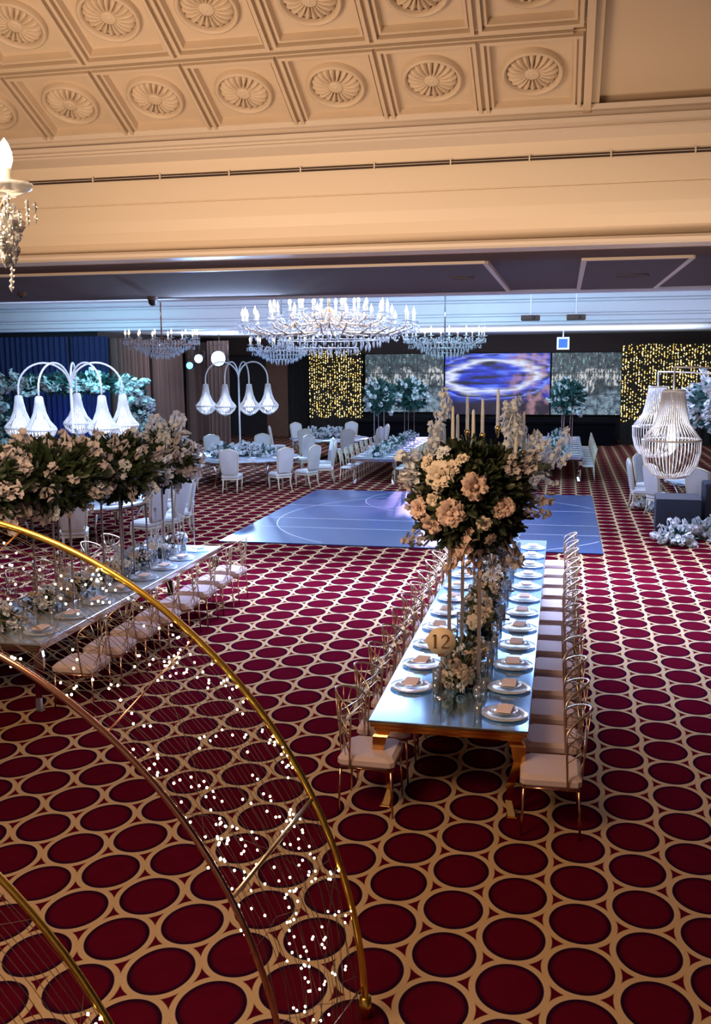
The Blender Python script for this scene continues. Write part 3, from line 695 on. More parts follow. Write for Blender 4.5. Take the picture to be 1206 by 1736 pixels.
# ------------------------------------------------------------------ table 12
def long_table(name, label, x0, x1, y0, y1, legm, topm, h=.77, apron='gold'):
    cx, cy = (x0+x1)/2, (y0+y1)/2; hw, hd = (x1-x0)/2, (y1-y0)/2
    t_ = thing(name, label, 'table', (cx, cy, 0))
    n = max(1, int(round(2*hd/2.05)))
    for k in range(n):
        a, b_ = -hd+2*hd*k/n, -hd+2*hd*(k+1)/n
        MB().box(-hw, a+.002, h-.022, hw, b_-.002, h, .004).build('tabletop', topm, t_)
    mb_ = MB(); mb_.box(-hw+.01, -hd+.01, h-.060, hw-.01, hd-.01, h-.024, .006); mb_.box(-hw+.04, -hd+.04, h-.105, hw-.04, hd-.04, h-.060, .008)
    mb_.build('apron', apron, t_)
    for k in range(n+1):
        y = -hd+.16+(2*hd-.32)*k/n
        if k not in (0, n) and k % 2: continue
        for s_ in (-1, 1):
            x = s_*(hw-.14); ye = -.08 if k == 0 else (.08 if k == n else 0)
            p = [(x, y, h-.07), (x+s_*.06, y+ye*.9, h-.16), (x+s_*.075, y+ye, h-.28), (x+s_*.01, y+ye*.3, h-.48), (x-s_*.01, y, h-.64), (x+s_*.02, y+ye*.6, 0.015)]
            wd = [.055,.058,.045,.030,.026,.030]
            mb2 = MB(); vs = []; fs = []
            for (px, py, pz), w2 in zip(p, wd): vs += [(px-w2,py-.02,pz),(px+w2,py-.02,pz),(px+w2,py+.02,pz),(px-w2,py+.02,pz)]
            for i in range(5):
                for j in range(4): fs.append((i*4+j, i*4+(j+1)%4, i*4+4+(j+1)%4, i*4+4+j))
            fs += [(3,2,1,0), (20,21,22,23)]; mb2.add(vs, fs); mb2.box(p[-1][0]-.045, p[-1][1]-.04, 0, p[-1][0]+.045, p[-1][1]+.04, .018, .004)
            mb2.build('leg', legm, t_)
    return t_
T1 = (-1.46, -0.20, 7.18, 15.3)
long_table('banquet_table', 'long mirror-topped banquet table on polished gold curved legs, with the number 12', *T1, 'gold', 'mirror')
wc = wire_chair('gold wire-back chair with a blush pad', 'wire chairs along table 12')
used = [0]
def place(proto, x, y, rz, label, group):
    if used[0] == 0:
        proto.location = (x, y, 0); proto.rotation_euler = (0,0,rz); proto['label'] = label; proto['group'] = group; used[0] = 1; return proto
    return dup(proto, (x, y, 0), rz, label, group)
rnd = random.Random(2)
for k in range(13):
    y = 7.22+.64*k
    place(wc, -.045+rnd.uniform(-.01,.02), y, PI+rnd.uniform(-.03,.03), 'gold wire chair with blush seat, %s from near end, right side of table 12' % ORD[k], 'wire chairs on the right side of table 12')
    place(wc, -1.44+rnd.uniform(-.02,.01), y+.08, rnd.uniform(-.03,.03), 'gold wire chair with blush seat, %s from near end, left side of table 12' % ORD[k], 'wire chairs on the left side of table 12')

# place settings
CH = MB(); n = 48
def scal(r, z, amp=.035): return [(r*(1+amp*abs(math.cos(8*2*PI*k/n/1.0)))*math.cos(2*PI*k/n), r*(1+amp*abs(math.cos(8*2*PI*k/n)))*math.sin(2*PI*k/n), z) for k in range(n)]
vs = []
for r_, z_ in ((.05,.004),(.11,.006),(.135,.014),(.182,.022),(.185,.018),(.135,.008),(.05,.0)): vs += scal(r_, z_, .04 if r_ > .16 else 0)
CH.add(vs, [(i*n+k, i*n+(k+1)%n, (i+1)*n+(k+1)%n, (i+1)*n+k) for i in range(6) for k in range(n)]+[tuple(range(n-1,-1,-1)), tuple(6*n+k for k in range(n))], True)
CHM = CH.mesh('charger_plate', 'charger')
PLM = MB().lathe([(.001,.016),(.07,.016),(.085,.020),(.115,.030),(.112,.026),(.085,.015),(.001,.013)], 32).mesh('dinner_plate', 'charger')
NPM = MB().box(-.095,-.062,0,.095,.062,.012,.004).mesh('napkin', 'napkin')
GLM = MB().lathe([(.034,0),(.034,.003),(.006,.006),(.004,.05),(.004,.085),(.022,.10),(.036,.13),(.038,.16),(.032,.20),(.031,.20),(.036,.16),(.034,.13),(.020,.104),(.001,.098)], 16).mesh('wine_glass', 'glass')
TUM = MB().lathe([(.030,0),(.034,.10),(.033,.10),(.029,.006),(.001,.006)], 16).mesh('tumbler', 'glass')
FKM = MB().box(-.0018,-.095,.0,.0018,.06,.003).box(-.011,.06,0,.011,.095,.003,.001).mesh('fork', 'chrome')
KNM = MB().box(-.003,-.10,.0,.003,0,.004).box(-.009,0,0,.009,.11,.003,.001).mesh('knife', 'chrome')
def item(name, me, label, cat, group, loc, rz=0, s_=None):
    return tag(put(name, me, None, loc, (0,0,rz), s_), label, cat, group)
def setting(x, y, z, side, where, group, rnd, full=True):
    """side: +1 guest sits on the right (faces -x)"""
    rz = PI/2*side+rnd.uniform(-.05,.05)
    item('charger_plate', CHM, 'scalloped glass charger, '+where, 'plate', 'glass chargers '+group, (x,y,z), rz)
    item('dinner_plate', PLM, 'clear glass plate, '+where, 'plate', 'glass plates '+group, (x,y,z+.021), rz)
    item('napkin', NPM, 'folded pink napkin, '+where, 'napkin', 'pink napkins '+group, (x,y,z+.052), rz+rnd.uniform(-.12,.12))
    gx = x-side*.23
    item('wine_glass', GLM, 'stemmed wine glass, '+where, 'glass', 'wine glasses '+group, (gx+rnd.uniform(-.01,.01), y+.07*side, z), 0)
    if full: item('tumbler', TUM, 'clear straight tumbler, '+where, 'glass', 'tumblers '+group, (gx+side*.02, y-.06*side, z), 0)
    item('fork', FKM, 'silver fork, '+where, 'fork', 'forks '+group, (x, y-.205*side, z+.001), rz)
    item('knife', KNM, 'silver knife, '+where, 'knife', 'knives '+group, (x, y+.205*side, z+.001), rz)
rnd = random.Random(7)
for k in range(12):
    setting(-.40, 7.50+.645*k, .77, 1, '%s from near end, right side of table 12' % ORD[k], 'on the right of table 12', rnd)
    setting(-1.24, 8.02+.645*k, .77, -1, '%s from near end, left side of table 12' % ORD[k], 'on the left of table 12', rnd) if k < 11 else None

# table number
t = thing('table_number_sign', 'round cream sign reading 12 on a thin dark post on the long table', 'sign', (-.955, 7.80, .77))
MB().lathe([(.001,.0),(.045,.0),(.045,.006),(.006,.012),(.001,.012)], 24).build('base', 'chrome', t)
MB().tube([(0,0,.01),(0,0,.38)], .0045, 6).build('post', 'ink', t)
MB().box(-.028,-.012,.365,.028,.004,.39,.003).build('clip', 'ink', t)
DZ = .497
mb = MB(); mb.tube([(0,-.004,DZ),(0,.004,DZ)], .122, 48); dk = mb.build('sign_disc', 'card', t)
def stroke(mb, pts, wd):
    """flat lettering in the x-z plane: pts (x, z), widths"""
    vs = []; N = len(pts)
    for i, (x, z) in enumerate(pts):
        x *= 1.25; z *= 1.25; a = pts[max(0, i-1)]; b = pts[min(N-1, i+1)]; dx, dz = b[0]-a[0], b[1]-a[1]; L = math.hypot(dx, dz) or 1
        w2 = wd[i]*.8; nx, nz = -dz/L*w2, dx/L*w2
        vs += [(x+nx, -.0065, DZ+z+nz), (x-nx, -.0065, DZ+z-nz)]
    vs2 = vs+[(x, -.003, z) for x, _, z in vs]; k = len(vs)
    fs = [(2*i, 2*i+1, 2*i+3, 2*i+2) for i in range(N-1)]+[(2*i, 2*i+2, k+2*i+2, k+2*i) for i in range(N-1)]+[(2*i+1, k+2*i+1, k+2*i+3, 2*i+3) for i in range(N-1)]
    mb.add(vs2, fs)
mb = MB(); stroke(mb, [(-.040,-.045),(-.040,.045)], [.013,.013]); stroke(mb, [(-.054,-.047),(-.026,-.047)], [.005]*2); stroke(mb, [(-.058,.034),(-.040,.045)], [.004,.009])
mb.build('numeral', 'ink', dk)
mb = MB(); stroke(mb, [(.004+.0,.022),(.010,.036),(.026,.045),(.042,.041),(.050,.027),(.046,.010),(.032,-.010),(.016,-.027),(.004,-.042)], [.006,.009,.009,.010,.013,.012,.008,.006,.006])
stroke(mb, [(.003,-.043),(.030,-.043),(.052,-.041),(.056,-.030)], [.010,.011,.008,.004]); mb.build('numeral', 'ink', dk)

# tall stands and arrangements on table 12
def flower_stand(label, x, y, z0, h, dx=.13, dy=.30, mat='pole_grey', plates=True, pw=.015):
    if not plates: pw = .010
    t_ = thing('flower_stand', label, 'stand', (x, y, z0))
    for s_ in (-1, 1): MB().box(s_*dx-.11, -dy-.09, 0, s_*dx+.11, -dy+.09, .012, .003).build('base_plate', 'mirror_plate', t_) if plates else None
    if plates: MB().box(-.12, dy-.08, 0, .12, dy+.08, .012, .003).build('base_plate', 'mirror_plate', t_)
    for a, b_ in ((-dx,-dy), (dx,-dy), (-dx*.6,dy), (dx*.6,dy)):
        MB().box(a-pw, b_-pw, .01, a+pw, b_+pw, h, .002).build('pole', mat, t_)
    MB().box(-dx-.03, -dy-.03, h, dx+.03, dy+.03, h+.012, .003).build('top_plate', mat, t_)
    return t_
flower_stand('rose-gold four-pole stand holding the peach and green flower ball above table 12', -.80, 8.46, .77, 1.22)
BX, BY, BZ = -.78, 8.45, 2.40
def onball(px, py, r=.50):
    """point on the near face of the flower ball seen at offset (px right, py up) in metres"""
    q = max(0.0, 1-(px*px+py*py)/(r*r)); return (px, -math.sqrt(q)*r*.95, py)
PB = []
for kind, x, y, sc in (('rose_cream',758,803,2.0),('rose_cream',779,789,1.1),('rose_peach',818,818,1.8),('rose_peach',779,860,1.9),('rose_peach',812,806,1.0),('rose_peach',745,884,1.5),
                    ('rose_peach',722,860,1.5),('rose_cream',751,841,1.0),('rose_peach',866,851,1.2),('rose_peach',856,858,.9),('rose_cream',832,877,1.0),('orchid_peach',800,920,1.6),('orchid_peach',815,932,1.5),
                    ('orchid_peach',785,935,1.3),('orchid_peach',808,905,1.3),('orchid_white',712,797,1.5),('orchid_white',722,812,1.3),('orchid_white',703,790,1.1),('orchid_grey',716,826,1.2),('orchid_grey',710,911,1.1),('orchid_grey',722,921,1.0),
                    ('orchid_grey',878,800,1.3),('orchid_grey',890,792,1.2),('orchid_grey',868,790,1.0),('orchid_grey',905,850,1.4),('orchid_grey',908,868,1.1),('orchid_grey',866,918,1.6),('orchid_grey',856,935,1.3),('orchid_grey',874,936,1.2),
                    ('rose_white',745,772,1.2),('rose_white',760,768,1.1),('rose_cream',735,785,1.2),('rose_cream',795,775,.9),('rose_cream',842,905,.9)):
    px, py = (x-803)/190, -(y-848)/190
    PB.append((kind, *onball(px, py, .53), sc*(1.05 if 'rose' in kind else .95)))
arrangement('flower_arrangement', 'round peach rose and dark leaf flower ball nearest the camera on table 12', (BX, BY, BZ), .47, .47, .47, 3400,
            [('rose_peach', 3, 1.1), ('rose_cream', 3, 1.1), ('orchid_grey', 5, 1.1)], 11, size=.085, placed=PB)
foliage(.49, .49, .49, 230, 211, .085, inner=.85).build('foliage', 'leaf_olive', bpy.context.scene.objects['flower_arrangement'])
flower_stand('second rose-gold stand on table 12, under the white candle arrangement', -.92, 12.3, .77, 1.30, .12, .5)
PB = []
rr = random.Random(12)
for cx_, n_, w_ in ((-.52, 16, .13), (.42, 20, .18)):
    for k in range(n_):
        h_ = rr.uniform(.05, .85 if cx_ < 0 else .78); PB.append(('orchid_white', cx_+rr.gauss(0,w_*.5)+(.25*(h_-.4) if cx_ < 0 else -.1*h_), rr.uniform(-.3,.2), h_, rr.uniform(1.0,1.6)))
for k in range(14): PB.append(('orchid_white', .5+rr.uniform(0,.55), rr.uniform(-.4,.3), rr.uniform(.10,.38), rr.uniform(.9,1.4)))
arrangement('flower_arrangement', 'white orchid and candle arrangement high behind the peach flower ball', (-1.0, 12.3, 2.22), .85, .8, .26, 1200,
            [('orchid_white', 26, 1.4), ('rose_white', 22, 1.5), ('orchid_grey', 10, 1.3)], 31, leafmat='leaf_olive', size=.09, placed=PB)
def candle(label, x, y, z, h, r=.022, lit=False, group='taper candles'):
    t_ = thing('taper_candle', label, 'candle', (x, y, z), 0, group)
    MB().lathe([(r*1.05,0),(r,h*.5),(r*.8,h*.93),(r*.35,h),(.001,h)], 10).build('wax_body', 'wax', t_)
    MB().lathe([(r*.4,-.14),(r*1.6,-.03),(r*1.7,.0),(r*1.1,.02)], 10).build('holder', 'gold', t_)
for k, (x, dy, y0_, h_) in enumerate(((765,.2,760,.30),(752,-.2,770,.42),(803,.3,715,.36),(828,.1,720,.36),(853,.3,708,.40),(779,-.2,742,.42),(813,-.3,732,.30),(895,0,748,.40),(883,-.4,768,.24),(787,.4,735,.28))):
    d = 12.3+dy; xx = (x-958)/1631*d*1.02+.0; zz = 3.6-(y0_-610)/1631*d*1.0
    candle('ivory taper candle, %s of ten from the left above table 12' % ORD[sorted([765,752,803,828,853,779,813,895,883,787]).index(x)], xx, d, zz-.1, h_+.1, group='taper candles in the white arrangement')
# runner of low flowers along the table
rnd = random.Random(17)
for k in range(8):
    y = 8.2+.62*k+(.6 if k > 1 else 0); lab = 'low %s runner flowers, %s clump from near end of table 12' % (('cream and peach','cream','dusky pink and white')[k % 3], ORD[k])
    arrangement('low_flowers', lab, (-.86+rnd.uniform(-.05,.05), y, .88), .15, .24, .12, 150, [('rose_cream', 12, 1.15), ('rose_peach', 4, 1.0), ('orchid_white', 6, .8)], 50+k, leafmat='leaf_olive', size=.06, group='low flowers along table 12')
for k, (x, y) in enumerate(((-.64,10.55),(-.66,11.9))):
    o = MB().box(-.12,-.12,0,.12,.12,.012,.003).build('mirror_coaster', 'mirror_plate', None, (x,y,.77)); tag(o, 'dark square plate on table 12, %s of two behind the near stand' % ORD[k], 'plate', 'dark square plates on table 12')
for k in range(6):
    x, y = rnd.choice((-1.02,-.62)), 7.95+.55*k
    o = tag(MB().lathe([(.028,0),(.03,.09),(.029,.09),(.026,.01),(.001,.01)], 14).build('votive_holder', 'glass', None, (x,y,.77)), 'small clear votive glass, %s from near end, by the flowers of table 12' % ORD[k], 'candle holder', 'votive glasses on table 12')

# ------------------------------------------------------------------ left long table
T2 = (-6.42, -5.16, 8.60, 13.95)
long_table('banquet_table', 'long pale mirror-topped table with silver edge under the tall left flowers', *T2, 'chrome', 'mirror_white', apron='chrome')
for k in range(8):
    y = 9.0+.66*k
    place(wc, -4.93, y, PI+rnd.uniform(-.05,.05), 'gold wire chair, %s from near end, aisle side of the left long table' % ORD[k], 'wire chairs on the right of the left long table')
    place(wc, -6.65, y-.1, rnd.uniform(-.05,.05), 'gold wire chair, %s from near end, far side of the left long table' % ORD[k], 'wire chairs on the far side of the left long table')
for k in range(8):
    setting(-5.38, 9.0+.65*k, .77, 1, '%s along the aisle side of the left long table' % ORD[k], 'on the right of the left long table', rnd)
    setting(-6.2, 9.0+.65*k, .77, -1, '%s along the far side of the left long table' % ORD[k], 'on the far side of the left long table', rnd)
LF = ((-6.0, 8.6, 2.34, .60, .72, .38), (-5.85, 10.1, 2.30, .56, .80, .37), (-5.80, 11.7, 2.22, .54, .82, .35), (-5.86, 13.2, 2.14, .54, .68, .31))
for k, (x, y, z, a, b_, c_) in enumerate(LF):
    flower_stand('rose-gold flower stand on the left long table, %s from the near end' % ORD[k], x+.05, y, .77, z-.77-.15, .13, .24, pw=.011)
    arrangement('flower_arrangement', 'dusky white flower mound above the left long table, %s from the near end' % ORD[k], (x, y, z), a, b_, c_, 2600,
                [('orchid_white' if k > 1 else 'orchid_grey', 34, 1.3), ('rose_white', 14, 1.2), ('orchid_grey', 30, 1.4), ('orchid_white', 6, 1.2)], 70+k, size=.12, group='tall flower mounds on the left long table', leafmat='leaf')
arrangement('flower_arrangement', 'small violet-white blossom puff standing on top of the far left mound', (-5.75, 13.3, 2.50), .24, .24, .15, 120, [('orchid_white', 34, 1.5)], 77, size=.09)
def bud_vase(label, x, y, z, kind, h=.22, s_=1.2):
    t_ = thing('bud_vase', label, 'vase', (x, y, z), 0, 'bud vases on the left long table')
    MB().lathe([(.026,0),(.03,.03),(.018,.08),(.010,.12),(.014,.15),(.013,.15),(.008,.12),(.001,.03)], 12).build('vase', 'glass', t_)
    MB().tube([(0,0,.02),(.01,0,h*.6),(.0,.01,h)], .003, 5).build('stem', 'leaf', t_)
    put('bloom', FM[kind][0], t_, (0,.01,h), (rnd.uniform(-.3,.3),rnd.uniform(-.3,.3),0), s_)
i = 0
for x, y, kd in ((-5.75,10.9,'rose_cream'),(-5.62,11.1,'rose_cream'),(-5.66,11.6,'rose_white'),(-5.95,12.0,'orchid_white'),(-5.55,12.3,'rose_white'),(-5.6,12.8,'rose_white'),(-5.8,12.9,'orchid_white'),(-5.5,13.2,'rose_white'),(-5.62,13.5,'rose_white'),(-5.8,9.6,'rose_cream'),(-5.6,9.9,'orchid_grey')):
    i += 1; bud_vase('glass bud vase with one pale flower, %s along the left long table' % ORD[i-1], x, y, .77, kd, .20+.05*(i % 3), 1.3)
for k in range(6):
    arrangement('low_flowers', 'low white table flowers, %s clump on the left long table' % ORD[k], (-5.83, 9.0+.85*k, .86), .14, .2, .11, 110, [('orchid_white', 12, .9), ('rose_cream', 5, 1.1)], 90+k, leafmat='leaf', size=.055, group='low flowers on the left long table')
for k, (x, y, h_) in enumerate(((-5.55,12.6,.55),(-5.7,12.75,.70),(-5.45,12.95,.62),(-5.6,13.4,.5),(-5.5,13.7,.66))):
    t = thing('glass_candlestick', 'tall clear glass candlestick, %s towards the far end of the left table' % ORD[k], 'candlestick', (x, y, .77), 0, 'glass candlesticks')
    MB().lathe([(.04,0),(.04,.006),(.008,.015),(.006,h_*.5),(.008,h_),(.018,h_+.02),(.018,h_+.03),(.001,h_+.02)], 12).build('stem', 'crystal', t)
    MB().ball((0,0,h_+.05), .025, 8, 6).build('glass_ball', 'crystal', t)

# ------------------------------------------------------------------ round tables, pendant stands
def round_table(label, x, y, r, mat='mirror_white'):
    t_ = thing('round_table', label, 'table', (x, y, 0))
    MB().lathe([(.001,.76),(r,.76),(r+.005,.75),(r,.735),(.001,.735)], 64).build('tabletop', mat, t_)
    MB().lathe([(r-.03,.735),(r-.03,.66),(r-.05,.66),(r-.05,.735)], 64).build('apron', 'chrome', t_)
    for k in range(6):
        a = 2*PI*k/6+.3; MB().tube([((r-.15)*math.cos(a),(r-.15)*math.sin(a),.70),((r-.30)*math.cos(a),(r-.30)*math.sin(a),.35),((r-.2)*math.cos(a),(r-.2)*math.sin(a),0)], [.035,.024,.03], 8).build('leg', 'chrome', t_)
RT = (('A', -10.1, 18.4, 1.62), ('B', -9.55, 27.9, 1.75), ('C', -8.6, 35.2, 1.5))
round_table('round pale table behind the left long table, half hidden by the flower mounds', *RT[0][1:]); round_table('round pale table at the far left of the dance floor under four glowing pendants', *RT[1][1:]); round_table('round dim table farthest back near the left fairy light curtain', *RT[2][1:])
hc = high_chair('pale high-back chair', 'high-back chairs'); used[0] = 0
names = {'A': 'the near round table', 'B': 'the round table beside the dance floor', 'C': 'the farthest round table'}
for key, x, y, r, angs, off in (('A', *RT[0][1:], (-61, -22, -5, 14, 38, 62, 95, 130, 165, 200), .62), ('B', *RT[1][1:], (-78, -47, -25, 4, 30, 60, 95, 130, 170, 215, 250), .80), ('C', *RT[2][1:], (-100, -60, -20, 20, 80, 140, 200), .4)):
    for k, a in enumerate(angs):
        d = r+off; ra = R(a)
        place(hc, x+d*math.cos(ra), y+d*math.sin(ra), ra+PI+rnd.uniform(-.12,.12), 'pale high-back chair, %s counter-clockwise at %s' % (ORD[k], names[key]), 'high-back chairs at '+names[key])
    m_ = 10
    for k in range(m_):
        a = 2*PI*k/m_+.2; xx, yy = x+(r-.28)*math.cos(a), y+(r-.28)*math.sin(a)
        item('charger_plate', CHM, 'glass charger on %s, %s around its rim' % (names[key], ORD[k]), 'plate', 'glass chargers on '+names[key], (xx,yy,.76), a)
        item('napkin', NPM, 'pink napkin on %s, %s around its rim' % (names[key], ORD[k]), 'napkin', 'napkins on '+names[key], (xx,yy,.782), a+PI/2)
        item('wine_glass', GLM, 'wine glass on %s, %s around its rim' % (names[key], ORD[k]), 'glass', 'wine glasses on '+names[key], (x+(r-.55)*math.cos(a),y+(r-.55)*math.sin(a),.76))
    for k in range(7):
        a = 2*PI*k/7; q = .0 if k == 6 else r*.42
        arrangement('low_flowers', 'low white flower clump, %s around the middle of %s' % (ORD[k], names[key]), (x+q*math.cos(a), y+q*math.sin(a)+(.2 if k == 6 else 0), .90), .22, .22, .14, 110,
                    [('orchid_white', 22, 1.1), ('rose_white', 8, 1.3)], 120+k, leafmat='leaf_teal_lit' if key != 'A' else 'leaf', size=.10, group='low flowers on '+names[key])
# pendants
def bead_pendant(label, x, y, z, drop, s_=1.0):
    """teardrop of pearl strands hanging from an arc; z = top of hook"""
    t_ = thing('pearl_pendant_lamp', label, 'lamp', (x, y, z), 0, 'pearl pendant lamps')
    MB().tube([(0,0,0),(0,0,-drop)], .006, 5).build('cord', 'chrome', t_)
    z0 = -drop; prof = [(.07,0),(.085,-.12),(.12,-.30),(.19,-.47),(.30,-.60),(.315,-.64),(.27,-.74),(.17,-.84),(.03,-.90)]
    MB().lathe([(.05,z0+.03),(.075,z0+.01),(.075,z0-.02),(.065,z0-.02)], 16).build('cap', 'bead', t_)
    MB().lathe([(.305,z0-.615),(.322,z0-.625),(.322,z0-.655),(.305,z0-.665)], 28).build('rim', 'bead', t_)
    mb_ = MB()
    for k in range(30):
        a = 2*PI*k/30; mb_.tube([(r_*s_*math.cos(a), r_*s_*math.sin(a), z0+zz) for r_, zz in prof], .011, 4)
    o = mb_.build('bead_strands', 'bead', t_)
    MB().lathe([(.02,z0-.12),(.055,z0-.2),(.07,z0-.4),(.15,z0-.58),(.16,z0-.64),(.10,z0-.74),(.01,z0-.78)], 14).build('glow_bulb', 'lamp_inner', t_)
    return t_
def pendant_stand(label, x, y, z0, arms, ht=2.85, rad=.52):
    t_ = thing('pendant_stand', label, 'stand', (x, y, z0)); ts = ht-rad*1.0
    MB().lathe([(.18,0),(.18,.02),(.03,.035),(.02,.06)], 24).build('base', 'chrome', t_)
    MB().tube([(0,0,.03),(0,0,ts)], .028, 8).build('pole', 'bead', t_)
    ends = []
    for a in arms:
        ra = R(a); ca, sa = math.cos(ra), math.sin(ra)
        pts = [((rad-rad*math.cos(PI*k/16))*ca, (rad-rad*math.cos(PI*k/16))*sa, ts+rad*1.0*math.sin(PI*k/16)) for k in range(17)]
        pts.append((2*rad*ca, 2*rad*sa, ts-.12)); MB().tube(pts, .022, 7).build('arm', 'bead', t_)
        ends.append((x+2*rad*ca, y+2*rad*sa, z0+ts-.12))
    return ends
for key, (x, y) in (('near', (-10.05, 18.5)), ('far', (-9.75, 28.3))):
    wh = 'above the near round table at left' if key == 'near' else 'above the round table by the dance floor'
    for k, e in enumerate(pendant_stand('white arched four-arm lamp stand '+wh, x, y, .76, (209, 262, 112, 333, 25) if key == 'near' else (216, 266, 306, 346))):
        bead_pendant('glowing teardrop pearl pendant, %s round the stand %s' % (ORD[k], wh), *e, .04)
        point('pendant_glow', (e[0], e[1], e[2]-.75), 30, (0.8, 0.88, 1.0), .1)

# flower frame behind the near round table
t = thing('floral_frame', 'white and teal-lit blossom frame in front of the blue curtain', 'floral backdrop', (-16.4, 30.2, 0))
mb = MB(); mb.box(-2.9,-.04,0,-2.8,.04,3.0); mb.box(2.5,-.04,0,2.6,.04,3.0); mb.box(-2.9,-.04,2.94,2.6,.04,3.02); mb.build('frame', 'chrome', t)
for nm, cx_, cz_, rx_, rz_ in (('garland', -.15, 2.9, 2.9, .28), ('column_flowers', 2.45, 1.5, .30, 1.5), ('column_flowers', -2.75, 1.5, .3, 1.5)):
    mb = foliage(rx_, .25, rz_, 900, 5, .17); o = mb.build(nm, 'leaf_teal_lit', t, (cx_, 0, cz_))
    rq = random.Random(int(cx_*10)+50)
    for k in range(46):
        u, v = rq.uniform(-1,1), rq.uniform(-1,1); put('orchid', rq.choice(FM['orchid_white']), o, (u*rx_, -.2-rq.random()*.06, v*rz_*.9), (rq.uniform(0,2),rq.uniform(0,2),rq.uniform(0,6)), rq.uniform(2.2,3.6))

# ------------------------------------------------------------------ far long tables
def far_table(label, x0, x1, y0, y1, who, bx, bz, by, sd):
    long_table('banquet_table', label, x0, x1, y0, y1, 'chrome', 'mirror_white', apron='chrome')
    n_ = int((y1-y0)/.78)
    for k in range(n_):
        y = y0+.35+.78*k
        place(sc_, x0-.12, y, 0, 'pale slat-back chair, %s from near end, left side of %s' % (ORD[k], who), 'slat-back chairs on the left of '+who)
        place(sc_, x1+.12, y, PI, 'pale slat-back chair, %s from near end, right side of %s' % (ORD[k], who), 'slat-back chairs on the right of '+who)
        for s_, xx in ((1, x1-.22), (-1, x0+.22)):
            sdn = 'right' if s_ > 0 else 'left'
            item('charger_plate', CHM, 'glass charger, %s from near end, %s side of %s' % (ORD[k], sdn, who), 'plate', 'glass chargers on '+who, (xx,y,.77))
            item('napkin', NPM, 'pink napkin, %s from near end, %s side of %s' % (ORD[k], sdn, who), 'napkin', 'napkins on '+who, (xx,y,.792), PI/2)
            item('wine_glass', GLM, 'wine glass, %s from near end, %s side of %s' % (ORD[k], sdn, who), 'glass', 'wine glasses on '+who, (xx-s_*.22,y,.77))
    cx_ = (x0+x1)/2
    for k in range(5):
        arrangement('low_flowers', 'low pale flower clump, %s from the near end of %s' % (ORD[k], who), (cx_, y0+.6+1.6*k, .92), .15, .25, .12, 90, [('orchid_white', 14, .9), ('rose_white', 6, 1.2)], sd+k, leafmat='leaf_teal_lit', size=.10, group='low flowers on '+who)
    for j, (ax, ay, az) in enumerate(bx):
        flower_stand('tall thin silver flower stand, %s on %s' % (ORD[j], who), ax, ay, .77, az-.77-.3, .16, .2, 'chrome', False)
        arrangement('flower_arrangement', 'teal-lit blue and white flower ball, %s on %s' % (ORD[j], who), (ax, ay, az), .44, .44, .44, 900, [('orchid_white', 22, 1.9), ('rose_white', 14, 2.0)], sd+20+j, leafmat='leaf_teal_lit', size=.16, group='flower balls on '+who)
sc_ = side_chair('pale slat-back chair', 'slat-back chairs'); used[0] = 0
far_table('far mirror-topped table beyond the dance floor, left of the middle', -6.15, -4.75, 27.7, 35.9, 'the far left table', ((-5.85,31,2.45), (-4.95,31.6,2.48)), 0, 0, 300)
far_table('far mirror-topped table beyond the dance floor, right of the peach flower ball', -.95, .62, 29.2, 36.9, 'the far right table', ((.12,31,2.42),), 0, 0, 340)
far_flower_light = area('far_flower_cyan_light', (-2.5, 26.5, 4.4), (-2.5, 31.3, 2.4), 6.0, 0.6, 190, (0.35, 0.80, 1.0))

# ------------------------------------------------------------------ right side: big pearl chandeliers, speaker box, flowers
def tiered_pendant(label, x, y, ztop, s_, ceil):
    t_ = thing('pearl_chandelier', label, 'chandelier', (x, y, ztop), 0, 'big two-tier pearl chandeliers')
    MB().tube([(0,0,0),(0,0,ceil-ztop)], .012, 6).build('hanging_rod', 'bead', t_)
    for r_, z_ in ((.17,0),(.44,-.75),(.22,-1.32)): MB().lathe([(r_*s_,z_*s_+.012),(r_*s_+.012,z_*s_),(r_*s_,z_*s_-.012),(r_*s_-.012,z_*s_)], 40).build('ring', 'bead', t_)
    K = 46
    mb_ = MB()
    for k in range(K):
        a = 2*PI*k/K; mb_.tube([(q*s_*math.cos(a), q*s_*math.sin(a), zz*s_) for q, zz in ((.165,0),(.20,-.26),(.26,-.50),(.44,-.75))], .0075*s_, 4)
    mb_.build('upper_strands', 'bead', t_)
    mb_ = MB()
    for k in range(K):
        a = 2*PI*k/K; mb_.tube([(q*s_*math.cos(a), q*s_*math.sin(a), zz*s_) for q, zz in ((.44,-.75),(.435,-.95),(.39,-1.14),(.31,-1.27),(.16,-1.34))], .0075*s_, 4)
    mb_.build('lower_strands', 'bead', t_)
    MB().lathe([(.02,-.5*s_),(.05*s_,-.56*s_),(.06*s_,-.75*s_),(.05*s_,-.9*s_),(.01,-.95*s_)], 14).build('glow_bulb', 'lamp_inner', t_)
    point('chandelier_glow', (x, y-.0, ztop-.75*s_), 20, (0.85, 0.88, 1.0), .12)
tiered_pendant('big glowing two-tier pearl chandelier at the right edge, nearer and lower of two', 1.375, 13.0, 3.20, .84, 3.50)
tiered_pendant('big glowing two-tier pearl chandelier behind and left of the nearer one', 1.47, 16.2, 3.16, .84, 3.40)
t = thing('pendant_stand', 'white arched floor stand carrying the two big pearl chandeliers at right', 'stand', (3.6, 14.6, 0))
MB().lathe([(.35,0),(.35,.03),(.05,.05),(.03,.1)], 24).build('base', 'chrome', t)
MB().tube([(0,0,.05),(0,0,3.2)], .03, 8).build('pole', 'bead', t)
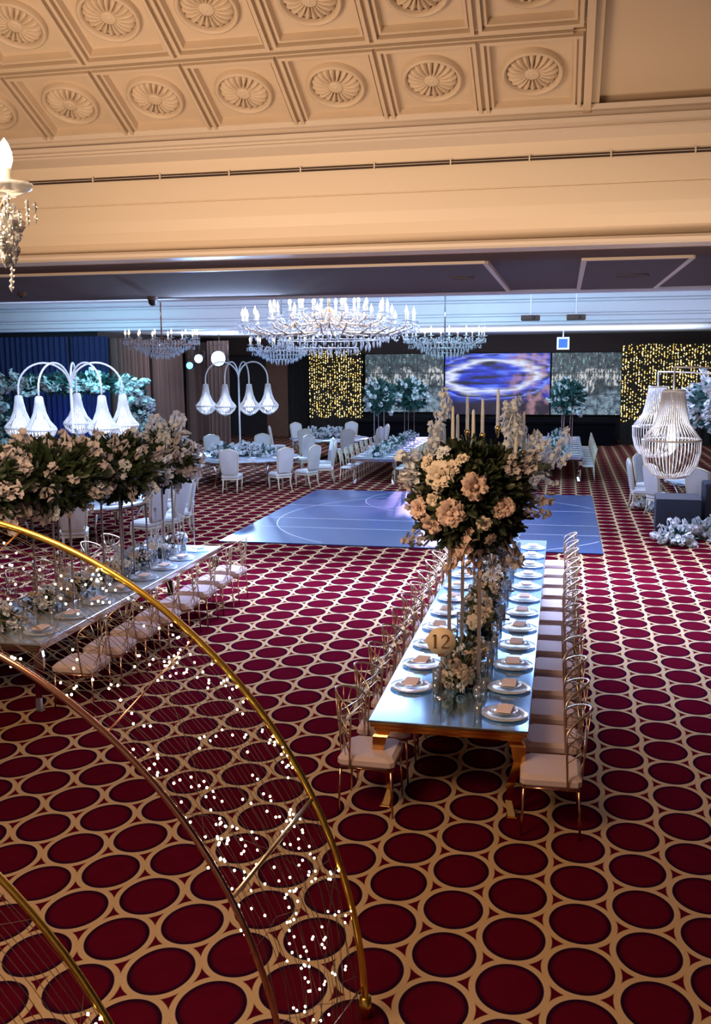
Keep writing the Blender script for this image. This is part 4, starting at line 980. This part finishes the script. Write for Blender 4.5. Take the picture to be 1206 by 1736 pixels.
for ex, ey, ez in ((1.375-3.6, -1.6, 3.50), (1.47-3.6, 1.6, 3.40)):
    MB().tube([(ex*u, ey*u, 3.2+(ez-3.2)*math.sin(PI/2*u)) for u in [k/10 for k in range(11)]], .012, 7).build('arm', 'bead', t)
t = thing('speaker_cabinet', 'dark navy floor speaker box at the right of the dance floor', 'speaker', (2.45, 21.45, 0), R(-3))
MB().box(-.46,-.5,.0,.46,.5,.68,.02).build('cabinet', 'speaker', t)
MB().box(-.455,-.495,.675,.455,.495,.69,.006).build('top_panel', 'speaker_top', t)
for x in (-.2, .22):
    MB().box(x-.06,-.508,.36,x+.06,-.498,.42,.004).build('handle_recess', 'black', t)
for x in (-.36,.36):
    for y in (-.4,.4): MB().tube([(x,y,0),(x,y,-.0)], .03, 8).build('foot', 'black', t) if False else None
t = thing('speaker_cabinet', 'tall black speaker partly cut off at the right edge behind the flowers', 'speaker', (3.2, 21.6, 0))
MB().box(-.22,-.3,.0,.4,.3,1.0,.02).build('cabinet', 'speaker', t)
MB().box(-.18,-.312,.1,.36,-.30,.9,.004).build('grille', 'black', t)
for k, (x, y, rx_, lab) in enumerate(((2.15, 24.0, .26, 'small white flower bunch on the carpet left of the speaker box'), (2.25, 19.5, .32, 'white flower bunch on the carpet in front of the speaker box'), (2.75, 20.3, .42, 'white flower trail on the carpet at the right edge'))):
    arrangement('floor_flowers', lab, (x, y, .14), rx_, .25, .13, 160, [('orchid_white', 34, 1.5), ('rose_white', 8, 1.5)], 400+k, leafmat='leaf_teal_lit', size=.09)
round_table('round table at the far right behind the pearl chandeliers', 3.9, 24.2, 1.5)
for k, a in enumerate((150, 185, 215, 245, 275)):
    ra = R(a); dup(hc, (3.9+2.0*math.cos(ra), 24.2+2.0*math.sin(ra), 0), ra+PI, 'pale high-back chair at the far right round table, %s from its far side' % ORD[k], 'high-back chairs at the far right table')
arrangement('flower_arrangement', 'large white flower ball over the far right table, above the speaker box', (3.55, 23.6, 2.55), .62, .6, .6, 700, [('orchid_white', 50, 2.2), ('rose_white', 20, 2.0)], 440, leafmat='leaf_teal_lit', size=.15)
flower_stand('thin silver stand under the far right flower ball', 3.55, 23.6, .76, 1.45, .16, .2, 'chrome', False)

# ------------------------------------------------------------------ crystal chandeliers
def crystal_chandelier(label, x, y, z, s_, ceil, tiers, basket=True, warm='rose_gold', bulb='bulb_far', cm='crystal', group='crystal chandeliers', dropn=260, seed=1):
    """z = level of the lowest arm ring"""
    t_ = thing('crystal_chandelier', label, 'chandelier', (x, y, z), 0, group); rnd = random.Random(seed)
    MB().tube([(0,0,-.1),(0,0,(ceil-z))], .03*max(s_,.5), 8).build('stem', warm, t_)
    arm_m, bul_m, can_m = {}, {}, {}
    for ti, (n_, r_, dz) in enumerate(tiers):
        mb_ = MB(); mb_.tube([(.05,0,dz+.05),(r_*.35,0,dz-.20*s_),(r_*.75,0,dz-.26*s_),(r_*.97,0,dz-.12*s_),(r_,0,dz)], .018*s_+.004, 6)
        mb_.tube([(r_*.6,0,dz-.25*s_),(r_*.5,0,dz-.08*s_),(r_*.62,0,dz-.02*s_),(r_*.70,0,dz-.12*s_)], .010*s_+.002, 5)
        am = mb_.mesh('arm', warm)
        dm = MB().lathe([(.02*s_+.01,0),(.10*s_+.012,.02),(.11*s_+.012,.035),(.02*s_+.01,.015)], 14).mesh('drip_pan', cm)
        cm_ = MB().lathe([(.022*s_+.006,.02),(.022*s_+.006,.14*s_+.02),(.001,.14*s_+.02)], 8).mesh('candle_sleeve', 'wax')
        b0 = .14*s_+.02
        bm = MB().lathe([(.012,b0),(.030*s_+.008,b0+.04*s_+.01),(.026*s_+.008,b0+.09*s_+.01),(.010,b0+.15*s_+.01),(.001,b0+.19*s_+.01)], 8).mesh('bulb', bulb)
        for k in range(n_):
            a = 2*PI*(k+.5*(ti % 2))/n_
            o = put('arm', am, t_, None, (0,0,a))
            for nm, me in (('drip_pan', dm), ('candle_sleeve', cm_), ('bulb', bm)): put(nm, me, o, (r_, 0, dz))
    mb_ = MB()
    for ti, (n_, r_, dz) in enumerate(tiers):
        for k in range(n_*7):
            a = 2*PI*k/(n_*7); q = r_+rnd.uniform(-.10,.10)*s_
            for j in range(2): mb_.octa((q*math.cos(a), q*math.sin(a), dz-.05*s_-.09*s_*j-rnd.uniform(0,.05)*s_), .020*s_+.003, .08*s_+.01)
        for k in range(n_):     # swags
            a0, a1 = 2*PI*k/n_, 2*PI*(k+1)/n_
            for j in range(9):
                f_ = j/8; a = a0+(a1-a0)*f_; mb_.octa((r_*.92*math.cos(a), r_*.92*math.sin(a), dz-.1*s_-.28*s_*math.sin(PI*f_)), .016*s_+.003, .05*s_+.008)
    mb_.build('crystal_drops', cm, t_)['kind'] = 'stuff'
    if basket:
        R0 = tiers[0][1]; mb_ = MB()
        for lev, (rr_, zz_) in enumerate(((.78,-.22),(.70,-.32),(.60,-.42),(.48,-.52),(.34,-.60),(.18,-.66))):
            m_ = int(60*rr_)
            for k in range(m_):
                a = 2*PI*k/m_; mb_.octa((R0*rr_*math.cos(a), R0*rr_*math.sin(a), zz_*s_-rnd.uniform(0,.04)), .022*s_, .17*s_)
        mb_.build('crystal_basket', cm, t_)['kind'] = 'stuff'
        mb_ = MB()
        for rr_, zz_ in ((.78,-.20),(.60,-.38),(.34,-.56)): mb_.tube([(R0*rr_*math.cos(2*PI*k/40), R0*rr_*math.sin(2*PI*k/40), zz_*s_) for k in range(40)], .014*s_, 5, True)
        mb_.build('basket_ring', 'chrome', t_)
    return t_
crystal_chandelier('huge multi-armed crystal chandelier over the dance floor, the largest one', -5.35, 22.0, 4.46, 1.0, 6.0, ((22, 1.98, 0), (14, 1.35, .20), (8, .7, .30)), warm='wire_gold', seed=2)
point('crystal_glow', (-5.35, 22.0, 4.95), 120, (1.0, .82, .66), .6)
crystal_chandelier('smaller crystal chandelier farther back, right of the largest one', -3.75, 31.0, 4.34, .9, 4.75 if False else 6.0, ((14, 1.25, 0),), warm='chrome', bulb='bulb_far', seed=3)
crystal_chandelier('small crystal chandelier at the left over the drapes and flower frame', -12.3, 28.5, 4.32, .8, 6.0, ((14, 1.1, 0),), seed=4, bulb='bulb_far')
crystal_chandelier('cyan-lit crystal bowl chandelier below and left of the largest one', -9.0, 30.5, 4.12, .8, 6.0, ((12, 1.05, 0),), warm='chrome', seed=5, bulb='bulb_far')
nc = crystal_chandelier('near brass and crystal chandelier cut off by the left edge, one bulb in view', -2.895, 3.03, 4.235, .36, 8.6, ((8, .90, 0),), False, 'wire_gold', 'bulb_candle', 'crystal_warm', seed=6)
nc.rotation_euler = (0, 0, R(30))
for a_ in nc.children:
    for c_ in a_.children: c_.scale = {'drip_pan': (1.9,1.9,1.4), 'candle_sleeve': (1.5,1.5,1.5), 'bulb': (1.5,1.5,1.45)}[c_.name.split('.')[0]]
# long pendeloque of crystals under the visible arm
mb = MB(); rq = random.Random(3)
for k in range(90):
    mb.octa((.90+rq.uniform(-.075,.06)*(1-k/130), rq.uniform(-.06,.06)*(1-k/130), -.05-.20*k/90), rq.uniform(.009,.017), .04)
for k in range(5): mb.octa((.905-.012*k/5, 0, -.25-.022*k), .010, .035)
for k in range(8): mb.octa((.90+.10*math.cos(k*PI/4), .10*math.sin(k*PI/4), -.03), .010, .05); mb.octa((.90+.10*math.cos(k*PI/4), .10*math.sin(k*PI/4), -.075), .008, .04)
mb.build('crystal_pendant', 'crystal_warm', nc)['kind'] = 'stuff'
point('near_chandelier_light', (-2.895, 3.03, 4.75), 110, (1.0, .70, .44), .35)

# ------------------------------------------------------------------ gold hoop light tunnel
t = thing('light_tunnel', 'tunnel of gold hoops wrapped in wire net and tiny warm lights, lower left', 'light arch', (-3.6, 4.0, 0))
HO = [(.75, 2.61, 2.78), (-.05, 2.40, 2.46), (-1.0, 2.29, 2.33), (-1.9, 2.25, 2.28)]
def hp(i, a, off=0.0):
    y, a_, b_ = HO[i]; return (a_*math.cos(a)*(1+off), y, b_*math.sin(a)*(1+off))
for i, hr in enumerate((.020, .017, .015, .014)):
    MB().tube([hp(i, PI*k/72) for k in range(73)], hr, 8).build('hoop', ('gold_bright', 'rose_gold', 'gold_bright', 'rose_gold')[i], t)
    for s_ in (0, 1):
        px = HO[i][1]*(1-2*s_); MB().tube([(px, HO[i][0], 0), (px, HO[i][0], .12)], hr*1.7, 8).build('foot_sleeve', 'gold_bright', t)
for i in (0, 2):
    for a in (4, 27, 50, 75, 100, 125, 150, 176):
        MB().tube([hp(i, R(a)), hp(i+1, R(a))], .005 if a not in (27,) else .013, 6).build('rail', 'rose_gold' if a != 27 else 'wire_gold', t)
def netpt(i, f_, a, lift=0.0):
    p, q = Vector(hp(i, a)), Vector(hp(i+1, a)); r_ = p.lerp(q, f_); sag = 1-lift; return Vector((r_.x*sag, r_.y, r_.z*sag))
rnd = random.Random(8)
for i in (0, 2):
    mb = MB()
    for k in range(26):       # wires running round the arch
        f0 = (k+.5)/26; ph = rnd.uniform(0, 6); pts = []
        for j in range(49):
            a = PI*j/48; pts.append(netpt(i, min(.98, max(.02, f0+.02*math.sin(j*.5+ph))), a, .006+.008*math.sin(j*.8+ph)))
        mb.tube(pts, .0017, 3, cap=False)
    for k in range(26):       # loose strands crossing the net
        a0 = rnd.uniform(.05, PI-.05); a1 = a0+rnd.uniform(-.5,.5); pts = [netpt(i, j/6, a0+(a1-a0)*j/6+rnd.uniform(-.02,.02), rnd.uniform(0,.02)) for j in range(7)]
        mb.tube(pts, .0019, 3, cap=False)
    mb.build('wire_net', 'net_wire', t)['kind'] = 'stuff'
bulb_me = MB().ball((0,0,0), .0068, 6, 4).mesh('fairy_bulb', 'bulb_warm')
B = []
for c in range(74):           # bulbs in loose chains
    a = rnd.uniform(.03, 1.55); f_ = rnd.uniform(.02,.98); i = 0 if rnd.random() < .86 else 2; da, df = rnd.uniform(-.03,.03), rnd.uniform(-.05,.05)
    for k in range(rnd.randint(4, 8)):
        a += da+rnd.uniform(-.018,.018); f_ = min(.98, max(.02, f_+df+rnd.uniform(-.05,.05)))
        if 0.01 < a < PI: B.append(netpt(i, f_, a, rnd.uniform(-.002,.02)))
cw = Vector((3.6, -4.0, 3.6)); B.sort(key=lambda p: (Vector(p)-cw).length)
for p in B[:100]: put('fairy_bulb', bulb_me, t, p)
mb = MB()
for p in B[100:]: mb.ball(p, .0068, 6, 4)
o = mb.build('fairy_bulbs', 'bulb_warm', t); o['kind'] = 'stuff'
